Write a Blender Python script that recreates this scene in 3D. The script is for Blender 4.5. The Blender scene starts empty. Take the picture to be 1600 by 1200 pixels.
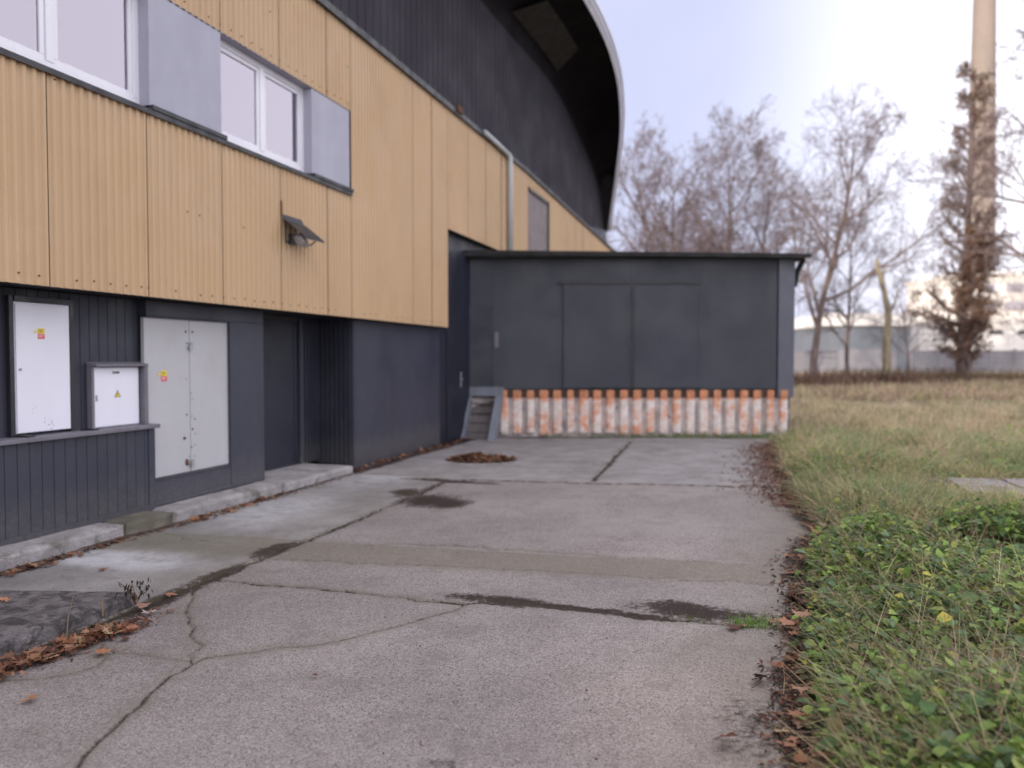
import bpy, math, random
import numpy as np
from mathutils import Vector
R = math.radians
random.seed(7)
rng = np.random.default_rng(11)
scene = bpy.context.scene
col = scene.collection

# ------------------------------------------------------------------ camera geometry
FPX, EYE = 1200.0, 1.5
TH = math.atan(39 / FPX)
CT, ST = math.cos(TH), math.sin(TH)
DX, DY = 0.30175, 0.95339                      # direction of the hall wall on the ground; its normal is (-DY, DX)
PHI = math.atan2(DY, DX)

def ray(u, v):
    b = (600 - v) / FPX
    return (u - 800) / FPX, CT + b * ST, -ST + b * CT
def G(u, v, z=0.0):                            # survey: pixel -> point on the ground
    x, y, w = ray(u, v); k = (z - EYE) / w
    return x * k, y * k
def SP(x, y): return DX * x + DY * y, -DY * x + DX * y
def XY(s, p): return DX * s - DY * p, DY * s + DX * p
def GS(u, v, z=0.0): return SP(*G(u, v, z))
def W(u, v, p):                                # survey: pixel -> (along, height) on a wall plane p metres off
    x, y, w = ray(u, v); k = p / (-DY * x + DX * y)
    return DX * x * k + DY * y * k, EYE + w * k

# ------------------------------------------------------------------ noise (numpy)
def _h(ix, iy, seed):
    n = (ix.astype(np.int64) * 374761393 + iy.astype(np.int64) * 668265263 + seed * 1442695041) & 0xFFFFFFFF
    n = ((n ^ (n >> 13)) * 1274126177) & 0xFFFFFFFF
    return ((n ^ (n >> 16)) & 0xFFFF) / 65535.0
def vn(x, y, seed=0):
    x = np.asarray(x, float); y = np.asarray(y, float)
    ix, iy = np.floor(x), np.floor(y); fx, fy = x - ix, y - iy
    fx = fx * fx * (3 - 2 * fx); fy = fy * fy * (3 - 2 * fy)
    a, b = _h(ix, iy, seed), _h(ix + 1, iy, seed)
    c, d = _h(ix, iy + 1, seed), _h(ix + 1, iy + 1, seed)
    return (a + (b - a) * fx) * (1 - fy) + (c + (d - c) * fx) * fy
def fbm(x, y, o=4, seed=0):
    x = np.asarray(x, float); y = np.asarray(y, float)
    t = 0; a = .5
    for i in range(o):
        t = t + a * vn(x, y, seed + i * 17); x = x * 2.03; y = y * 2.03; a *= .5
    return t / (1 - .5 ** o)
def sstep(a, b, x):
    t = np.clip((np.asarray(x, float) - a) / (b - a), 0, 1); return t * t * (3 - 2 * t)

# ------------------------------------------------------------------ materials
class NT:
    def __init__(s, name):
        s.m = bpy.data.materials.new(name); s.m.use_nodes = True
        s.t = s.m.node_tree; s.b = s.t.nodes['Principled BSDF']; s.out = s.t.nodes['Material Output']
        s.co = None
    def n(s, typ, **kw):
        nd = s.t.nodes.new(typ)
        for k, v in kw.items(): setattr(nd, k, v)
        return nd
    def L(s, a, b): s.t.links.new(a, b)
    def pos(s, scale=None):
        g = s.n('ShaderNodeNewGeometry').outputs['Position']
        if scale is None: return g
        mp = s.n('ShaderNodeMapping'); mp.inputs['Scale'].default_value = scale; s.L(g, mp.inputs['Vector'])
        return mp.outputs['Vector']
    def noise(s, scale, detail=4, rough=.55, stretch=None, dist=0.0):
        nd = s.n('ShaderNodeTexNoise'); nd.inputs['Scale'].default_value = scale
        nd.inputs['Detail'].default_value = detail; nd.inputs['Roughness'].default_value = rough
        nd.inputs['Distortion'].default_value = dist
        s.L(s.pos(stretch), nd.inputs['Vector']); return nd.outputs['Fac']
    def vor(s, scale, out='Color'):
        nd = s.n('ShaderNodeTexVoronoi'); nd.inputs['Scale'].default_value = scale
        s.L(s.pos(), nd.inputs['Vector']); return nd.outputs[out]
    def ramp(s, fac, a, b, va=0.0, vb=1.0):
        nd = s.n('ShaderNodeMapRange'); nd.interpolation_type = 'SMOOTHSTEP'
        for k, v in (('From Min', a), ('From Max', b), ('To Min', va), ('To Max', vb)): nd.inputs[k].default_value = v
        s.L(fac, nd.inputs['Value']); return nd.outputs['Result']
    def mix(s, fac, a, b, mode='MIX'):
        nd = s.n('ShaderNodeMix', data_type='RGBA', blend_type=mode)
        for v, k in ((fac, 0), (a, 6), (b, 7)):
            if isinstance(v, (int, float)): nd.inputs[k].default_value = v
            elif isinstance(v, tuple): nd.inputs[k].default_value = (*v[:3], 1)
            else: s.L(v, nd.inputs[k])
        return nd.outputs[2]
    def math(s, op, a, b=0.0, c=None):
        nd = s.n('ShaderNodeMath', operation=op)
        for i, v in enumerate((a, b, c)):
            if v is None: continue
            if isinstance(v, (int, float)): nd.inputs[i].default_value = v
            else: s.L(v, nd.inputs[i])
        return nd.outputs[0]
    def attr(s, name, out='Fac'):
        nd = s.n('ShaderNodeAttribute'); nd.attribute_name = name; return nd.outputs[out]
    def color(s, v):
        if isinstance(v, tuple): s.b.inputs['Base Color'].default_value = (*v[:3], 1)
        else: s.L(v, s.b.inputs['Base Color'])
    def rough(s, v):
        if isinstance(v, (int, float)): s.b.inputs['Roughness'].default_value = v
        else: s.L(v, s.b.inputs['Roughness'])
    def bump(s, h, strength=.3, dist=.01):
        nd = s.n('ShaderNodeBump'); nd.inputs['Strength'].default_value = strength; nd.inputs['Distance'].default_value = dist
        s.L(h, nd.inputs['Height']); s.L(nd.outputs[0], s.b.inputs['Normal'])

def paint(name, c, var=.12, rough=.5, scale=3, bump=.05, dirt=None, dirt_amt=.35, spec=.5, metal=0, stretch=(1, 1, .35), streak=None, splash=None):
    k = NT(name)
    a = tuple(x * (1 - var) for x in c); b = tuple(min(1, x * (1 + var)) for x in c)
    cc = k.mix(k.ramp(k.noise(scale, 6, .6, stretch), .3, .7), a, b)
    cc = k.mix(k.ramp(k.noise(scale * 13, 3, .6), .35, .75, 0, .35), cc, tuple(x * (1 - var) for x in c))
    if dirt:
        cc = k.mix(k.ramp(k.noise(scale * 1.7, 7, .68, (1, 1, .5), .6), .5, .72, 0, dirt_amt), cc, dirt)
    if streak:
        cc = k.mix(k.math('MULTIPLY', k.ramp(k.noise(9, 5, .7, (1, 1, .05)), .5, .78, 0, streak[1]), k.ramp(k.noise(1.1, 4), .35, .65)), cc, streak[0])
    if splash:
        sz = k.n('ShaderNodeSeparateXYZ'); k.L(k.pos(), sz.inputs[0])
        cc = k.mix(k.math('MULTIPLY', k.ramp(k.math('ADD', sz.outputs['Z'], k.math('MULTIPLY_ADD', k.noise(6, 6, .7), -.6, .3)), .15, .55, .6, 0), k.ramp(k.noise(30, 5, .7), .35, .65, .4, 1)), cc, splash)
    k.color(cc)
    k.rough(k.ramp(k.noise(scale * 2, 4), .3, .7, max(0, rough - .1), rough + .12))
    k.b.inputs['Specular IOR Level'].default_value = spec; k.b.inputs['Metallic'].default_value = metal
    if bump: k.bump(k.noise(scale * 22, 5, .6), bump, .01)
    return k.m

M = {}
M['tan'] = paint('tan_sheet', (.535, .362, .205), .05, .5, .9, .03, (.40, .25, .13), .25, streak=((.36, .24, .14), .35))
M['navy'] = paint('dark_boards', (.031, .034, .052), .2, .55, 1.6, .10, (.065, .065, .08), .3, streak=((.06, .06, .07), .4), splash=(.10, .092, .09))
M['navy_smooth'] = paint('dark_panel', (.036, .039, .060), .12, .5, .8, .04, (.06, .06, .078), .3, streak=((.065, .065, .08), .35), splash=(.11, .10, .098))
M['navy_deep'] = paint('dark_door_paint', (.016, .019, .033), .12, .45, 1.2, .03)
M['brown_dark'] = paint('dark_brown_wood', (.045, .042, .042), .2, .6, 3, .1)
M['ledge'] = paint('grey_ledge', (.16, .15, .175), .15, .6, 3, .1, (.08, .08, .09))
M['black_wall'] = paint('charcoal_sheet', (.042, .038, .050), .05, .75, .6, .03, (.05, .046, .056), .2, .15)
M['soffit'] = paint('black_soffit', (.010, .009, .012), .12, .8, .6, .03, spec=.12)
M['soffit_patch'] = paint('brown_patch', (.024, .019, .019), .12, .7, 2, .04)
M['fascia'] = paint('pale_fascia', (.44, .415, .45), .06, .5, 1, .03, (.35, .33, .33), .3)
M['flash'] = paint('dark_flashing', (.019, .019, .025), .15, .45, 3, .05)
M['white'] = paint('white_enamel', (.76, .755, .83), .03, .38, 1.5, .02, (.55, .53, .55), .22)
M['white2'] = paint('white_plastic', (.80, .79, .85), .02, .35, 2, .0)
M['greydoor'] = paint('pale_grey_steel', (.46, .455, .47), .05, .45, 1.2, .03, (.33, .30, .27), .28)
M['infill'] = paint('grey_render', (.40, .40, .475), .06, .7, 2.5, .12, (.33, .33, .38), .3)
M['black'] = paint('black_plastic', (.012, .012, .014), .1, .5, 5, .02)
M['steel'] = paint('galvanised_steel', (.42, .44, .47), .12, .4, 6, .04, (.25, .22, .2), .3, metal=.6)
M['pipe'] = paint('pale_downpipe', (.55, .58, .60), .08, .4, 3, .03, (.4, .38, .36), .3)
M['rust'] = paint('rust', (.12, .05, .025), .35, .85, 40, .3)
M['yellow'] = paint('yellow_print', (.80, .62, .05), .05, .4, 9, 0)
M['red'] = paint('red_print', (.72, .07, .07), .06, .4, 9, 0)
M['shed'] = paint('shed_panels', (.039, .044, .060), .14, .55, .6, .05, (.07, .07, .082), .4, streak=((.08, .08, .09), .3))
M['shed_trim'] = paint('shed_trim', (.105, .112, .145), .12, .5, 1.5, .05)
M['roof_felt'] = paint('roof_felt', (.018, .018, .019), .2, .8, 3, .2)
M['stepwood'] = paint('worn_timber', (.11, .095, .095), .22, .75, 5, .25, (.2, .18, .17), .4)
M['stepside'] = paint('grey_blue_stringer', (.20, .215, .26), .12, .6, 3, .1, (.12, .11, .11), .4)
M['slotpanel'] = paint('brown_grey_panel', (.20, .165, .165), .12, .6, 2, .05)

def glass_mat():
    k = NT('window_glass')
    tr = k.n('ShaderNodeBsdfTransparent'); tr.inputs[0].default_value = (.92, .93, .95, 1)
    gl = k.n('ShaderNodeBsdfGlossy'); gl.inputs['Roughness'].default_value = .03; gl.inputs['Color'].default_value = (.86, .80, .90, 1)
    fr = k.n('ShaderNodeFresnel'); fr.inputs[0].default_value = 1.55
    f2 = k.math('MULTIPLY_ADD', fr.outputs[0], 1.0, .30)
    mx = k.n('ShaderNodeMixShader'); k.L(f2, mx.inputs[0]); k.L(tr.outputs[0], mx.inputs[1]); k.L(gl.outputs[0], mx.inputs[2])
    k.L(mx.outputs[0], k.out.inputs['Surface']); return k.m
M['glass'] = glass_mat()
M['blind'] = paint('pale_blind', (.80, .72, .82), .03, .8, 1, .0)
M['bulb'] = paint('bulb_glass', (.55, .55, .57), .05, .15, 5, 0)

def concrete(name, a, b, moss, moss_lo=.52, moss_hi=.7, scale=2.5, bump=.5):
    k = NT(name)
    c = k.mix(k.ramp(k.noise(scale, 8, .65), .3, .7), a, b)
    c = k.mix(k.ramp(k.noise(90, 2, .5), .4, .75, 0, .45), c, tuple(x * .6 for x in a))
    c = k.mix(k.ramp(k.noise(scale * .8, 8, .7, None, .5), moss_lo, moss_hi, 0, .85), c, moss)
    k.color(c); k.rough(.9); k.bump(k.noise(45, 6, .7), bump, .012); return k.m
M['kerb'] = concrete('kerb_concrete', (.25, .23, .23), (.43, .40, .405), (.13, .12, .10), .52, .64, 5)
M['kerb_moss'] = concrete('mossy_kerb_concrete', (.15, .135, .11), (.23, .205, .165), (.085, .078, .055), .4, .65)
M['slab'] = concrete('dirty_slab_concrete', (.11, .098, .102), (.22, .195, .20), (.032, .028, .028), .45, .6, 11, .9)
M['tile'] = concrete('pale_cracked_slab', (.24, .215, .23), (.36, .33, .35), (.10, .09, .08), .5, .64, 7)
M['stone'] = concrete('rough_stone', (.10, .09, .10), (.17, .155, .165), (.05, .055, .03), .5, .65, 9)

def asphalt():
    k = NT('worn_asphalt')
    v = k.vor(210); sep = k.n('ShaderNodeSeparateColor'); k.L(v, sep.inputs[0])
    v2 = k.vor(105); sep2 = k.n('ShaderNodeSeparateColor'); k.L(v2, sep2.inputs[0])
    c = k.mix(sep.outputs[0], (.185, .163, .155), (.435, .392, .380))
    c = k.mix(k.ramp(sep2.outputs[1], .90, .98, 0, .55), c, (.46, .43, .42))
    c = k.mix(k.ramp(sep2.outputs[2], .88, .97, 0, .6), c, (.12, .10, .10))
    big = k.noise(.55, 6, .6)
    c = k.mix(k.ramp(big, .3, .7), c, k.mix(1.0, c, (.74, .73, .75), 'MULTIPLY'))
    mid = k.noise(3.2, 7, .7)
    c = k.mix(k.ramp(mid, .46, .74, 0, .6), c, (.175, .15, .14))
    c = k.mix(k.ramp(k.noise(9, 7, .75), .55, .8, 0, .5), c, (.13, .112, .105))
    # far smoother slab
    sm = k.mix(k.ramp(k.noise(2.2, 8, .7), .3, .7), (.20, .185, .185), (.35, .33, .335))
    c = k.mix(k.math('MULTIPLY', k.attr('smooth'), .8), c, sm)
    pale = k.attr('pale')
    c = k.mix(k.math('MULTIPLY', pale, .45), c, k.mix(1.0, c, (1.35, 1.22, 1.10), 'MULTIPLY'))
    nz = k.noise(26, 7, .75)
    moss = k.math('MULTIPLY', k.attr('moss'), k.ramp(nz, .30, .62, .45, 1.0))
    c = k.mix(moss, c, k.mix(sep.outputs[1], (.14, .122, .088), (.23, .205, .165)))
    soil = k.ramp(k.math('ADD', k.attr('soil'), k.math('MULTIPLY_ADD', nz, 2.0, -1.0)), .34, .85)
    c = k.mix(soil, c, k.mix(k.ramp(nz, .3, .7), (.024, .018, .016), (.065, .047, .041)))
    cd = k.math('ADD', k.attr('cd'), k.math('MULTIPLY_ADD', k.noise(48, 6, .8), .032, -.016))
    cr = k.ramp(cd, -.0025, .004, 1, 0)
    c = k.mix(cr, c, k.mix(k.noise(40), (.014, .011, .010), (.05, .04, .03)))
    halo = k.ramp(cd, 0, .02, .3, 0)
    c = k.mix(halo, c, (.13, .105, .095))
    k.color(c); k.rough(.92); k.b.inputs['Specular IOR Level'].default_value = .15
    h = k.math('SUBTRACT', k.math('ADD', k.vor(150, 'Distance'), k.math('MULTIPLY', nz, .6)), k.math('MULTIPLY', cr, 2.5))
    k.bump(h, .5, .006); return k.m
M['asphalt'] = asphalt()

def strip():
    k = NT('old_concrete_path')
    c = k.mix(k.ramp(k.noise(1.6, 8, .68), .3, .7), (.225, .21, .205), (.37, .35, .345))
    sep = k.n('ShaderNodeSeparateColor'); k.L(k.vor(140), sep.inputs[0])
    c = k.mix(k.math('MULTIPLY', sep.outputs[0], .5), c, (.14, .125, .112))
    c = k.mix(k.math('MULTIPLY', k.attr('pale'), k.ramp(k.noise(7, 6, .7), .3, .6, .4, 1)), c, (.56, .55, .58))
    nz = k.noise(24, 7, .75)
    moss = k.math('MULTIPLY', k.attr('moss'), k.ramp(nz, .30, .62, .4, 1.0))
    c = k.mix(moss, c, (.175, .155, .112))
    c = k.mix(k.ramp(k.noise(4.5, 8, .75), .52, .70, 0, .6), c, (.16, .148, .138))
    soil = k.ramp(k.math('ADD', k.attr('soil'), k.math('MULTIPLY_ADD', nz, 2.0, -1.0)), .34, .85)
    c = k.mix(soil, c, k.mix(k.ramp(nz, .3, .7), (.03, .022, .018), (.08, .06, .045)))
    cd = k.math('ADD', k.attr('cd'), k.math('MULTIPLY_ADD', k.noise(48, 6, .8), .032, -.016))
    cr = k.ramp(cd, -.0025, .004, 1, 0)
    c = k.mix(cr, c, k.mix(k.noise(40), (.02, .016, .014), (.06, .055, .035)))
    k.b.inputs['Specular IOR Level'].default_value = .2
    k.color(c); k.rough(.9); k.bump(k.math('SUBTRACT', nz, k.math('MULTIPLY', cr, 2.0)), .45, .008); return k.m
M['strip'] = strip()

def groundmat():
    k = NT('field_soil')
    c = k.mix(k.ramp(k.noise(1.3, 8, .7), .35, .65), (.055, .048, .030), (.10, .078, .05))
    c = k.mix(k.ramp(k.noise(.16, 6, .6), .42, .6), c, k.mix(k.ramp(k.noise(2.0, 8, .7), .3, .7), (.26, .20, .13), (.40, .32, .21)))
    c = k.mix(k.ramp(k.noise(.22, 5, .6, (1, 1.7, 1)), .52, .66, 0, .8), c, (.085, .10, .045))
    c = k.mix(k.ramp(k.noise(25, 6, .7), .4, .7, 0, .6), c, (.045, .035, .022))
    k.color(c); k.rough(.95); k.bump(k.noise(18, 8, .75), 1.0, .05); return k.m
M['ground'] = groundmat()

def leafmat(name, trans=.3, rough=.6, nscale=30, spec=.3):
    k = NT(name)
    c = k.attr('Col', 'Color')
    c = k.mix(k.ramp(k.noise(nscale, 4), .3, .7), k.mix(1.0, c, (.72, .72, .72), 'MULTIPLY'), c)
    k.color(c); k.rough(rough); k.b.inputs['Specular IOR Level'].default_value = spec
    tl = k.n('ShaderNodeBsdfTranslucent'); k.L(c, tl.inputs[0])
    mx = k.n('ShaderNodeMixShader'); mx.inputs[0].default_value = trans
    k.L(k.b.outputs[0], mx.inputs[1]); k.L(tl.outputs[0], mx.inputs[2]); k.L(mx.outputs[0], k.out.inputs['Surface'])
    return k.m
M['leaf'] = leafmat('green_leaf', .38); M['grass'] = leafmat('grass_blade', .45, .55); M['dryleaf'] = leafmat('dry_leaf', .15, .75, 60)
M['straw'] = leafmat('straw', .1, .7)

def bark(name, a, b):
    k = NT(name); k.color(k.mix(k.ramp(k.noise(5, 6, .7, (1, 1, .25)), .35, .65), a, b)); k.rough(.9)
    k.bump(k.noise(14, 6, .7, (1, 1, .3)), .6, .03); return k.m
M['bark'] = bark('grey_brown_bark', (.11, .08, .075), (.22, .165, .15))
M['twig'] = bark('purple_brown_twig', (.125, .088, .085), (.21, .15, .145))
M['bark_lichen'] = bark('lichen_bark', (.16, .12, .095), (.33, .28, .17))

def brickbase():
    k = NT('whitewashed_brick')
    sep = k.n('ShaderNodeSeparateXYZ'); k.L(k.pos(), sep.inputs[0])
    c = k.mix(k.ramp(k.noise(6, 4), .35, .65), (.66, .29, .175), (.76, .42, .29))
    ww = k.ramp(k.math('ADD', k.noise(2.1, 6, .7), k.ramp(sep.outputs['Z'], .68, .82, .04, -.55)), .44, .58)
    c = k.mix(ww, c, k.mix(k.ramp(k.noise(9, 5, .7), .35, .65), (.64, .53, .48), (.80, .73, .69)))
    c = k.mix(k.ramp(k.math('ADD', sep.outputs['Z'], k.math('MULTIPLY', k.noise(7, 6, .7), .22)), .12, .24, .8, 0), c, (.16, .145, .11))
    k.color(c); k.rough(.9); k.bump(k.noise(40, 6, .7), .4, .01); return k.m
M['brickbase'] = brickbase()
M['header'] = paint('clay_header', (.58, .25, .13), .3, .85, 7, .2, (.55, .38, .3), .4)
M['gap_dark'] = paint('dark_gap_clay', (.07, .045, .038), .25, .85, 6, .2, (.08, .07, .065), .5)  # darkness of the gaps between headers, painted into the colour
M['mortar'] = concrete('grey_mortar', (.26, .235, .235), (.62, .54, .52), (.12, .11, .11), .54, .66, 3.2)

def brickchim():
    k = NT('chimney_brick')
    br = k.n('ShaderNodeTexBrick'); br.inputs['Scale'].default_value = .9
    br.inputs['Color1'].default_value = (.46, .35, .27, 1); br.inputs['Color2'].default_value = (.40, .30, .23, 1)
    br.inputs['Mortar'].default_value = (.45, .38, .32, 1)
    tc = k.n('ShaderNodeTexCoord'); k.L(tc.outputs['UV'], br.inputs['Vector'])
    c = k.mix(k.ramp(k.noise(.25, 6, .6), .35, .7, 0, .5), k.mix(1.0, k.mix(.5, br.outputs[0], (.46, .36, .28)), (.62, .64, .68), 'MULTIPLY'), (.22, .18, .15))
    k.color(c); k.rough(.9); return k.m
M['chimney'] = brickchim()
M['render_white'] = paint('pale_render', (.80, .76, .72), .05, .8, .4, .02, (.5, .43, .35), .3)
M['cream'] = paint('cream_render', (.80, .74, .66), .05, .8, .4, .02)
M['grey_roof'] = paint('grey_sheet', (.17, .185, .21), .12, .7, .3, .02)
M['grey_fence'] = paint('concrete_fence', (.26, .25, .27), .15, .85, .8, .1)
M['dark_glass'] = paint('dark_window', (.05, .055, .065), .1, .2, 1, 0)

# ------------------------------------------------------------------ mesh building
def tag(o, label=None, cat=None, group=None, kind=None):
    for k, v in (('label', label), ('category', cat), ('group', group), ('kind', kind)):
        if v: o[k] = v
    return o
def link(o, parent=None):
    col.objects.link(o)
    if parent: o.parent = parent
    return o
def empty(name, loc=(0, 0, 0), rz=0.0):
    o = bpy.data.objects.new(name, None); o.location = loc; o.rotation_euler = (0, 0, rz); o.empty_display_size = .2
    return link(o)

class MB:
    def __init__(s): s.v = []; s.f = []; s.m = []
    def face(s, pts, mi=0):
        i = len(s.v); s.v += [tuple(p) for p in pts]; s.f.append(tuple(range(i, i + len(pts)))); s.m.append(mi)
    def box(s, a0, a1, b0, b1, c0, c1, mi=0):
        i = len(s.v)
        s.v += [(a0, b0, c0), (a1, b0, c0), (a1, b1, c0), (a0, b1, c0), (a0, b0, c1), (a1, b0, c1), (a1, b1, c1), (a0, b1, c1)]
        for f in ((0, 3, 2, 1), (4, 5, 6, 7), (0, 1, 5, 4), (1, 2, 6, 5), (2, 3, 7, 6), (3, 0, 4, 7)):
            s.f.append(tuple(i + k for k in f)); s.m.append(mi)
        return s
    def prism(s, prof, axis, t0, t1, mi=0):
        """prof: list of 2-D points, extruded along axis 0/1/2 from t0 to t1"""
        def P(q, t):
            return {0: (t, q[0], q[1]), 1: (q[0], t, q[1]), 2: (q[0], q[1], t)}[axis]
        i = len(s.v); n = len(prof)
        s.v += [P(q, t0) for q in prof] + [P(q, t1) for q in prof]
        for k in range(n):
            s.f.append((i + k, i + (k + 1) % n, i + n + (k + 1) % n, i + n + k)); s.m.append(mi)
        s.f.append(tuple(i + k for k in range(n))[::-1]); s.f.append(tuple(i + n + k for k in range(n))); s.m += [mi, mi]
        return s
    def tube(s, pts, rad, n=6, mi=0, cap=True):
        pts = [Vector(p) for p in pts]
        if not isinstance(rad, (list, tuple)): rad = [rad] * len(pts)
        i0 = len(s.v); prev = None
        for k, p in enumerate(pts):
            t = (pts[min(k + 1, len(pts) - 1)] - pts[max(k - 1, 0)]).normalized()
            a = prev if prev is not None else (Vector((0, 0, 1)) if abs(t.z) < .9 else Vector((1, 0, 0)))
            a = (a - t * a.dot(t))
            if a.length < 1e-6: a = t.orthogonal()
            a.normalize(); prev = a; b = t.cross(a)
            for j in range(n):
                an = 2 * math.pi * j / n
                s.v.append(tuple(p + (a * math.cos(an) + b * math.sin(an)) * rad[k]))
        for k in range(len(pts) - 1):
            for j in range(n):
                q = i0 + k * n
                s.f.append((q + j, q + (j + 1) % n, q + n + (j + 1) % n, q + n + j)); s.m.append(mi)
        if cap:
            s.f.append(tuple(i0 + j for j in range(n))[::-1]); s.m.append(mi)
            e = i0 + (len(pts) - 1) * n
            s.f.append(tuple(e + j for j in range(n))); s.m.append(mi)
        return s
    def disc(s, c, r, axis=1, n=8, t=.004, mi=0):
        prof = [(r * math.cos(2 * math.pi * k / n), r * math.sin(2 * math.pi * k / n)) for k in range(n)]
        o = [i for i in range(3) if i != axis]
        prof = [(a + c[o[0]], b + c[o[1]]) for a, b in prof]
        return s.prism(prof, axis, c[axis] - t, c[axis], mi)
    def build(s, name, mats, parent=None, org=(0, 0, 0), smooth=False, bevel=0.0):
        me = bpy.data.meshes.new(name)
        me.from_pydata([(x - org[0], y - org[1], z - org[2]) for x, y, z in s.v], [], s.f)
        for m in (mats if isinstance(mats, (list, tuple)) else [mats]): me.materials.append(m)
        me.polygons.foreach_set('material_index', s.m)
        if smooth: me.polygons.foreach_set('use_smooth', [True] * len(s.f))
        me.update()
        o = bpy.data.objects.new(name, me); link(o, parent)
        if bevel:
            md = o.modifiers.new('Bevel', 'BEVEL'); md.width = bevel; md.segments = 2; md.limit_method = 'ANGLE'
        return o

def np_mesh(name, V, F, mat, colr=None, parent=None, smooth=False, attrs=None):
    V = np.asarray(V, np.float32).reshape(-1, 3); F = np.asarray(F, np.int32)
    k = F.shape[1]
    me = bpy.data.meshes.new(name)
    me.vertices.add(len(V)); me.vertices.foreach_set('co', V.ravel())
    me.loops.add(F.size); me.loops.foreach_set('vertex_index', F.ravel())
    me.polygons.add(len(F)); me.polygons.foreach_set('loop_start', np.arange(0, F.size, k, dtype=np.int32))
    me.polygons.foreach_set('loop_total', np.full(len(F), k, np.int32))
    me.update(calc_edges=True); me.validate()
    me.materials.append(mat)
    if colr is not None:
        a = me.attributes.new('Col', 'FLOAT_COLOR', 'POINT')
        c4 = np.ones((len(V), 4), np.float32); c4[:, :3] = colr; a.data.foreach_set('color', c4.ravel())
    for n_, val in (attrs or {}).items():
        a = me.attributes.new(n_, 'FLOAT', 'POINT'); a.data.foreach_set('value', np.asarray(val, np.float32).ravel())
    if smooth: me.polygons.foreach_set('use_smooth', np.ones(len(F), bool))
    o = bpy.data.objects.new(name, me); link(o, parent); return o

# frame of the hall: local x = along the wall (s), local y = away behind it (p)
def hframe(name, s, p, z):
    x, y = XY(s, p); o = empty(name, (x, y, z), PHI); return o, (s, p, z)

# ================================================================== GROUND
ES = np.array([0, 2.0, 2.94, 3.93, 4.5, 5.4, 5.77, 7.11, 9.5, 12, 14.66, 16, 40.])
EP = np.array([-.17, -.17, -.19, -.22, -.27, -.27, -.29, -.52, -.40, -.32, -.34, -.3, -.3])
def edge(s): return np.interp(s, ES, EP) + .16 * (fbm(np.asarray(s) * 1.7, 0 * np.asarray(s) + 3.3, 4, 5) - .5)
def hz(x, y):
    x = np.asarray(x, float); y = np.asarray(y, float)
    s = DX * x + DY * y; p = -DY * x + DX * y
    d = edge(s) - p                                   # metres into the field
    behind = sstep(14.9, 15.8, y)
    into = np.where(p > 5.0, 0, sstep(-.05, .55, d))
    into = np.maximum(into, behind * (p < 5))
    near = np.exp(-np.maximum(np.hypot(x, y) - 14, 0) / 18)
    bump = (.12 + .26 * (fbm(x * 1.1, y * 1.1, 4, 3) - .5) + .10 * (fbm(x * 4, y * 4, 3, 9) - .5)) * near
    far = .5 * (fbm(x * .05, y * .05, 3, 21) - .5) * sstep(18, 50, np.hypot(x, y))
    return -.08 + into * (.06 + bump + far)
def axis(lo, hi, segs):
    out = [lo]
    for end, st in segs:
        n = max(1, int(round((end - out[-1]) / st))); out += list(np.linspace(out[-1], end, n + 1)[1:])
    return np.array(out)
gx = axis(-420, 420, [(-60, 40), (-6, 6), (-1, .5), (9, .11), (14, .25), (30, 1), (80, 4), (420, 40)])
gy = axis(-60, 620, [(0, 5), (2, .5), (16, .12), (24, .3), (60, 1.2), (120, 5), (620, 50)])
GX, GY = np.meshgrid(gx, gy); GZ = hz(GX, GY)
nx = len(gx); ii = np.arange((len(gy) - 1) * (nx)).reshape(len(gy) - 1, nx)[:, :-1].ravel()
o = np_mesh('ground', np.stack([GX, GY, GZ], -1), np.stack([ii, ii + 1, ii + nx + 1, ii + nx], -1), M['ground'], smooth=True)
tag(o, kind='structure')

# ------------------------------------------------------------------ yard surface
ps_ = np.arange(-.75, 5.06, .0125)
ss = [.6]
while ss[-1] < 16.2: ss.append(ss[-1] + max(.008, .0042 * ss[-1]))
ss = np.array(ss)
S, P = np.meshgrid(ss, ps_, indexing='ij')
PX, PY = XY(S, P)
def polydist(poly, wid):
    """distance to a polyline (s,p points, jittered) minus the local half width"""
    pts = [np.array(poly[0])]
    for a, b in zip(poly[:-1], poly[1:]):
        n = max(2, int(math.dist(a, b) / .09))
        for k in range(1, n + 1):
            q = np.array(a) + (np.array(b) - np.array(a)) * k / n
            if k < n: q = q + (np.array([rng.normal(), rng.normal()]) * .017)
            pts.append(q)
    pts = np.array(pts); best = np.full(S.shape, 9.0)
    lo = pts.min(0) - .4; hi = pts.max(0) + .4
    i0, i1 = np.searchsorted(ss, (lo[0], hi[0])); j0, j1 = np.searchsorted(ps_, (lo[1], hi[1]))
    if i1 <= i0 or j1 <= j0: return best
    s_, p_ = S[i0:i1, j0:j1], P[i0:i1, j0:j1]; sub = np.full(s_.shape, 9.0)
    for a, b in zip(pts[:-1], pts[1:]):
        d = b - a; L2 = d @ d + 1e-12
        t = np.clip(((s_ - a[0]) * d[0] + (p_ - a[1]) * d[1]) / L2, 0, 1)
        sub = np.minimum(sub, np.hypot(s_ - a[0] - t * d[0], p_ - a[1] - t * d[1]))
    sub = sub - wid * (.35 + 1.3 * fbm(s_ * 2.3, p_ * 2.3, 2, int(wid * 1e4)))
    best[i0:i1, j0:j1] = sub; return best
def px(*q): return [GS(u, v) for u, v in q]
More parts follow.
